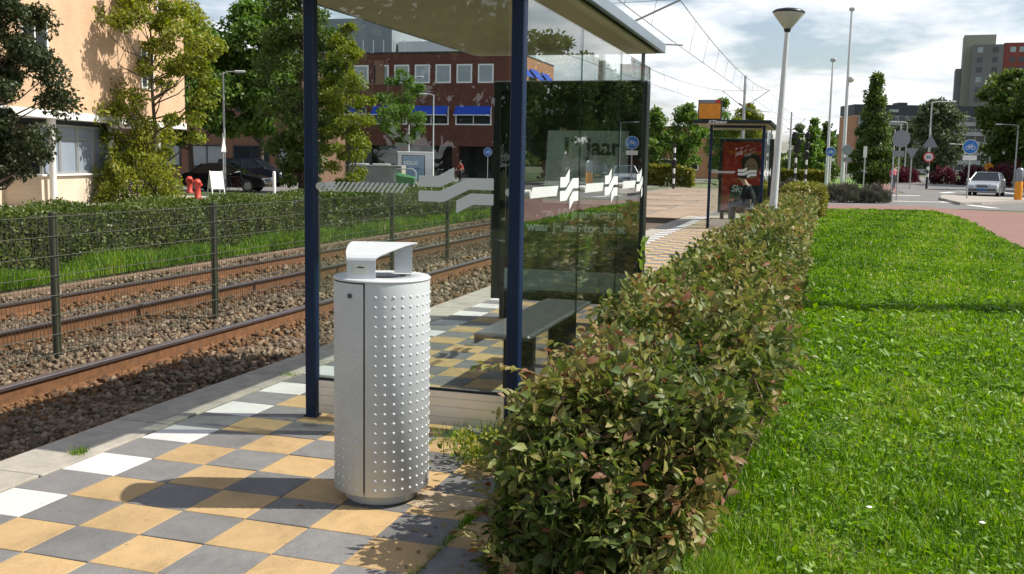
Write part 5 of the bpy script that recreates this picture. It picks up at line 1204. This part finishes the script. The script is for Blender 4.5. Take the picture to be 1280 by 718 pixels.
def wires(label, p0, p1, sag, c0, c1, name='overhead_wire'):
    t = thing(name, label, 'overhead wire', p0, 0, 'overhead wires'); o = Vector(p0)
    n = 24; ms = []
    for k in range(n+1):
        f = k/n; p = Vector(p0).lerp(Vector(p1), f); p.z -= sag*4*f*(1-f); ms.append(p-o)
    part('messenger_wire', MB().tube(ms, .014, 5, True, False), 'chrome_dark', t)
    cs = [Vector(c0).lerp(Vector(c1), k/n)-o for k in range(n+1)]
    part('contact_wire', MB().tube(cs, .011, 5, True, False), 'chrome_dark', t)
    dm = MB()
    for k in range(2, n, 2): dm.tube([ms[k], cs[k]], .006, 4, False, False)
    part('droppers', dm, 'chrome_dark', t, kind='stuff')
wires('sagging overhead wire over the near track between the two masts', (-1.06, 29, 6.6), (-.64, 75, 7.12), .55, (-1.25, 29, 5.35), (-.75, 75, 5.8))
wires('overhead wire over the far track between the two masts', (-5.9, 29, 6.6), (-4.08, 75, 7.12), .55, (-5.7, 29, 5.35), (-4.1, 75, 5.8))
wires('overhead wire over the near track from the near mast towards the camera', (-1.06, 29, 6.6), (-1.7, -16, 6.6), .6, (-1.25, 29, 5.35), (-1.9, -16, 5.35))
wires('overhead wire over the near track beyond the far mast', (-.64, 75, 7.12), (1.2, 121, 7.1), .6, (-.75, 75, 5.8), (1.1, 121, 5.6))
wires('overhead wire over the far track beyond the far mast', (-4.08, 75, 7.12), (-2.0, 121, 7.1), .6, (-4.1, 75, 5.8), (-2.1, 121, 5.6))
ohl_mast('farthest overhead line mast left of the crossing signals', -.4, 121, 7.9, 5.7, 7.1, -2.0, 1.2)

# ---------------------------------------------------------------- cars
def car(label, loc, rz, paint, plate='plate_yellow', suv=False, L=4.4, Wd=1.76):
    """car along local +x (front at +x)"""
    t = thing('parked_car' if paint != 'car_silver' else 'car', label, 'car', loc, rz, 'cars')
    k = L/4.4; hh = 1.0 if not suv else 1.22
    lo = [(-2.18, .34), (-2.20, .62), (-2.12, .86*hh), (-1.95, .92*hh), (1.0, .92*hh), (1.75, .80*hh), (2.08, .70*hh), (2.20, .52), (2.18, .28), (1.8, .22), (-1.9, .22)]
    secs = [(-1.0, .0), (-.92, .06), (-.5, .075), (.5, .075), (.92, .06), (1.0, .0)]
    vs = []; n = len(lo)
    for (s, e) in secs:
        for (x, z) in lo:
            sh = 1-.06*max(0, (z-.55)); vs.append(((x*(1-(.035 if abs(s) == 1 else 0)))*k, s*Wd/2*sh, z+(e*.35 if z > .6 else 0)))
    fs = []
    for a in range(len(secs)-1):
        for b in range(n): fs.append((a*n+b, a*n+(b+1) % n, (a+1)*n+(b+1) % n, (a+1)*n+b))
    fs += [tuple(range(n-1, -1, -1)), tuple((len(secs)-1)*n+b for b in range(n))]
    body = part('body', MB().add(vs, fs, False), paint, t)
    rf = 1.43 if not suv else 1.66
    bz = .92*hh
    if suv: cab = [(-2.02, bz), (-1.85, rf-.05), (-1.6, rf), (.35, rf), (1.15, bz)]
    else: cab = [(-1.72, bz), (-1.05, rf-.03), (-.75, rf), (.22, rf), (1.12, bz)]
    cv = []; m = len(cab)
    for (s, w) in ((-1, .99), (1, .99)):
        for (x, z) in cab:
            tw = Wd/2*(.95-.26*(z-bz)/(rf-bz)); cv.append((x*k, s*tw, z))
    part('cabin', MB().add(cv, [tuple(range(m)), tuple(range(2*m-1, m-1, -1))]+[(b, m+b, m+(b+1), b+1) for b in range(m-1)]+[(m-1, 2*m-1, m, 0)]), 'car_glass', t)
    part('roof', MB().add([(cab[1][0]*k+.12, -Wd*.35, rf-.005), (cab[-2][0]*k+.05, -Wd*.35, rf+.0), (cab[-2][0]*k+.05, Wd*.35, rf+.0), (cab[1][0]*k+.12, Wd*.35, rf-.005), (cab[1][0]*k+.18, -Wd*.30, rf+.03), (cab[-2][0]*k, -Wd*.30, rf+.03), (cab[-2][0]*k, Wd*.30, rf+.03), (cab[1][0]*k+.18, Wd*.30, rf+.03)],
         [(0, 3, 2, 1), (4, 5, 6, 7), (0, 1, 5, 4), (1, 2, 6, 5), (2, 3, 7, 6), (3, 0, 4, 7)]), paint, t)
    for s in (-1, 1):
        tw0 = Wd/2*.955; tw1 = Wd/2*.70
        for (pa, pb_, pr_) in (((cab[-1][0]*k, s*tw0, bz), (cab[-2][0]*k, s*tw1, rf), .035), ((cab[0][0]*k, s*tw0, bz), (cab[1][0]*k, s*tw1, rf-.03), .05), ((-.35*k, s*tw0, bz), (-.38*k, s*tw1, rf), .035)):
            part('pillar', MB().tube([pa, pb_], pr_, 5), paint, t)
        mi = part('mirror', MB().box((.82*k, s*(Wd/2+.09), bz+.06), (.12, .2, .13), bev=.03), paint, t)
        part('headlight', MB().box((2.10*k, s*Wd*.355, .66*hh), (.13, .40, .13), bev=.03), 'headlamp', t)
        part('rear_light', MB().box((-2.15*k, s*Wd*.40, .72*hh), (.09, .24, .18), bev=.02), 'sign_red', t)
        for x in (-1.32, 1.36):
            w = part('wheel', MB().disc((x*k, s*(Wd/2-.09), .31), .31, .20), 'tyre', t); part('rim', MB().disc((x*k, s*(Wd/2+.012), .31), .20, .012), 'alloy', w)
    part('grille', MB().box((2.165*k, 0, .60*hh), (.05, .62, .15), bev=.02), 'chrome_dark', t)
    part('bumper', MB().box((2.17*k, 0, .40), (.12, Wd*.93, .16), bev=.04), paint if paint != 'car_silver' else 'chrome_dark', t)
    part('number_plate', MB().box((2.235*k, 0, .42), (.015, .52, .115)), plate, t)
    return t
car('black saloon parked behind the folding sign with a yellow plate', (-26.0, 42.6, -.27), .30-.05, 'car_black')
car('dark blue estate car parked behind the black saloon', (-30.2, 52.0, -.27), .15, 'car_navy', suv=True)
car('silver saloon with a blue plate driving towards the crossing', (13.15, 65.0, -.04), math.radians(-104), 'car_silver', 'plate_blue', L=4.6)
car('dark car at the right edge behind the orange bollard', (20.8, 92.0, -.03), math.radians(-100), 'car_navy', 'plate_yellow')

# ---------------------------------------------------------------- bicycles and people
def bicycle(label, loc, rz, m='black_paint'):
    t = thing('bicycle', label, 'bicycle', loc, rz, 'bicycles')
    for x in (-.53, .53):
        w = part('wheel', MB().tube([(x+.33*math.cos(2*PI*k/20), 0, .34+.33*math.sin(2*PI*k/20)) for k in range(21)], .018, 6, True, False), 'tyre', t)
        sp_ = MB()
        for k in range(8): sp_.tube([(x, 0, .34), (x+.32*math.cos(PI*k/4), 0, .34+.32*math.sin(PI*k/4))], .003, 3, False, False)
        part('spokes', sp_, 'galvanised', w)
    f = MB()
    for a, b in (((-.53, .34), (-.08, .32)), ((-.08, .32), (-.22, .86)), ((-.22, .80), (.36, .84)), ((-.08, .32), (.36, .78)), ((.33, .98), (.53, .34)), ((-.53, .34), (-.20, .74))): f.tube([(a[0], 0, a[1]), (b[0], 0, b[1])], .017, 6)
    part('frame', f, m, t); part('saddle', MB().box((-.24, 0, .93), (.27, .15, .06), bev=.025), 'black_paint', t)
    part('handlebar', MB().tube([(.12, -.26, 1.02), (.28, -.20, 1.08), (.33, 0, 1.05), (.28, .20, 1.08), (.12, .26, 1.02)], .014, 6), 'galvanised', t)
    return t
def skin_chain(name, verts, edges, rad, m, parent, root=0, sub=2):
    me = bpy.data.meshes.new(name); me.from_pydata(verts, edges, []); me.materials.append(MATS[m])
    o = link(name, me, parent); md = o.modifiers.new('skin', 'SKIN'); md.use_smooth_shade = True
    sv = me.skin_vertices[0] if me.skin_vertices else None
    if sv is None:
        bpy.context.view_layer.objects.active = o; sv = me.skin_vertices[0]
    for i, r in enumerate(rad): sv.data[i].radius = (r, r); sv.data[i].use_root = (i == root)
    s = o.modifiers.new('sub', 'SUBSURF'); s.levels = sub; s.render_levels = sub
    return o
def person(label, loc, rz, J, top, trousers, hair='hair_dark', cat='person'):
    """J: joints dict, facing local +x"""
    t = thing('person', label, cat, loc, rz, None)
    V = Vector; j = {k: V(v) for k, v in J.items()}
    names = ['pelvis', 'waist', 'chest', 'neck', 'head', 'crown', 'lsh', 'lel', 'lwr', 'lha', 'rsh', 'rel', 'rwr', 'rha', 'lhip', 'lkn', 'lan', 'lto', 'rhip', 'rkn', 'ran', 'rto']
    ed = [('pelvis', 'waist'), ('waist', 'chest'), ('chest', 'neck'), ('neck', 'head'), ('head', 'crown'), ('chest', 'lsh'), ('lsh', 'lel'), ('lel', 'lwr'), ('lwr', 'lha'), ('chest', 'rsh'), ('rsh', 'rel'), ('rel', 'rwr'), ('rwr', 'rha'),
          ('pelvis', 'lhip'), ('lhip', 'lkn'), ('lkn', 'lan'), ('lan', 'lto'), ('pelvis', 'rhip'), ('rhip', 'rkn'), ('rkn', 'ran'), ('ran', 'rto')]
    rad = dict(pelvis=.135, waist=.125, chest=.145, neck=.058, head=.095, crown=.075, lsh=.065, lel=.045, lwr=.032, lha=.042, rsh=.065, rel=.045, rwr=.032, rha=.042, lhip=.09, lkn=.06, lan=.042, lto=.04, rhip=.09, rkn=.06, ran=.042, rto=.04)
    idx = {n: i for i, n in enumerate(names)}
    skin_chain('body', [j[n] for n in names], [(idx[a], idx[b]) for a, b in ed], [rad[n] for n in names], 'skin', t)
    tn = ['pelvis', 'waist', 'chest', 'lsh', 'lel', 'rsh', 'rel']; te = [(0, 1), (1, 2), (2, 3), (3, 4), (2, 5), (5, 6)]
    if top[1]: tn += ['lwr', 'rwr']; te += [(4, 7), (6, 8)]
    skin_chain('jacket' if top[1] else 'shirt', [j[n] for n in tn], te, [rad[n]*1.14+.008 for n in tn], top[0], t)
    ln = ['pelvis', 'lhip', 'lkn', 'lan', 'rhip', 'rkn', 'ran']; le = [(0, 1), (1, 2), (2, 3), (0, 4), (4, 5), (5, 6)]
    skin_chain('trousers', [j[n] for n in ln], le, [rad[n]*1.12+.008 for n in ln], trousers, t)
    h = MB(); c = (j['head']+j['crown'])/2; h.ball(c+V((-.025, 0, .045)), .112, 14, 10, (1.0, .92, 1.0)); part('hair', h, hair, t)
    fc = MB(); fc.ball(j['head']+V((.10, 0, .02)), .022, 8, 6, (1.1, .8, 1.3)); part('nose', fc, 'skin', t)
    for s in (-1, 1):
        e = MB(); e.ball(j['head']+V((.088, s*.035, .055)), .014, 8, 6); part('eye', e, 'hair_dark', t)
        sh = MB(); a = j['lto' if s > 0 else 'rto']; b = j['lan' if s > 0 else 'ran']; sh.ball((a+b)/2+V((.02, 0, -.02)), .075, 10, 8, (1.7, .7, .65)); part('shoe', sh, 'black_paint', t)
        hd = j['lha' if s > 0 else 'rha']; wr = j['lwr' if s > 0 else 'rwr']; d = (hd-wr).normalized(); sd_ = d.cross(V((0, 0, 1))); sd_ = sd_.normalized() if sd_.length > .1 else V((0, 1, 0))
        for q in range(4): skin_chain('finger', [hd+sd_*(q-1.5)*.018, hd+sd_*(q-1.5)*.020+d*.05, hd+sd_*(q-1.5)*.020+d*(.08-.006*abs(q-1.5))+V((0, 0, -.02))], [(0, 1), (1, 2)], [.010, .009, .007], 'skin', t, 0, 1)
        skin_chain('thumb', [wr+d*.03+sd_*.03, wr+d*.06+sd_*.055, wr+d*.09+sd_*.06], [(0, 1), (1, 2)], [.011, .010, .008], 'skin', t, 0, 1)
    return t
RIDE = dict(pelvis=(-.24, 0, 1.02), waist=(-.16, 0, 1.17), chest=(-.04, 0, 1.40), neck=(.03, 0, 1.54), head=(.07, 0, 1.64), crown=(.06, 0, 1.74), lsh=(-.01, .18, 1.43), lel=(.13, .24, 1.22), lwr=(.24, .23, 1.10), lha=(.29, .22, 1.09), rsh=(-.01, -.18, 1.43), rel=(.13, -.24, 1.22), rwr=(.24, -.23, 1.10), rha=(.29, -.22, 1.09),
            lhip=(-.20, .10, .98), lkn=(.16, .11, .78), lan=(.02, .11, .38), lto=(.15, .11, .33), rhip=(-.20, -.10, .98), rkn=(.06, -.11, .60), ran=(-.12, -.11, .22), rto=(.01, -.11, .17))
SIT = dict(pelvis=(0, 0, .58), waist=(-.02, 0, .74), chest=(.06, 0, .98), neck=(.14, 0, 1.12), head=(.21, 0, 1.20), crown=(.22, 0, 1.30), lsh=(.07, .19, 1.02), lel=(.16, .25, .76), lwr=(.38, .14, .66), lha=(.45, .10, .66), rsh=(.07, -.19, 1.02), rel=(.16, -.25, .76), rwr=(.38, -.12, .68), rha=(.45, -.08, .68),
           lhip=(.06, .10, .56), lkn=(.46, .14, .55), lan=(.44, .14, .10), lto=(.58, .15, .05), rhip=(.06, -.10, .56), rkn=(.46, -.14, .55), ran=(.40, -.14, .10), rto=(.54, -.15, .05))
person('person in a dark jacket sitting on the bench of the far shelter', (1.72, 23.1, -.02), math.radians(175), SIT, ('cloth_black', True), 'cloth_jeans')
bicycle('bicycle ridden by the person in red', (-23.3, 70.6, -.27), math.radians(250))
person('person in a red shirt riding a bicycle by the offices', (-23.3, 70.6, -.27), math.radians(250), RIDE, ('cloth_red', False), 'cloth_black')
bicycle('bicycle ridden by the person in pink', (8.28, 73.8, -.04), math.radians(85))
person('person in a pink top cycling away past the signs', (8.28, 73.8, -.04), math.radians(85), RIDE, ('cloth_pink', True), 'cloth_jeans')
bicycle('black bicycle leaning by the car park lamp', (-23.9, 39.9, -.27), .35)
for k, lb in enumerate(('parked bicycle nearest the poster kiosk', 'parked bicycle right of another near the kiosk')): bicycle(lb, (-26.4+k*.9, 74.0+k*.3, -.27), 1.2+.2*k)
S.view_layers[0].update()
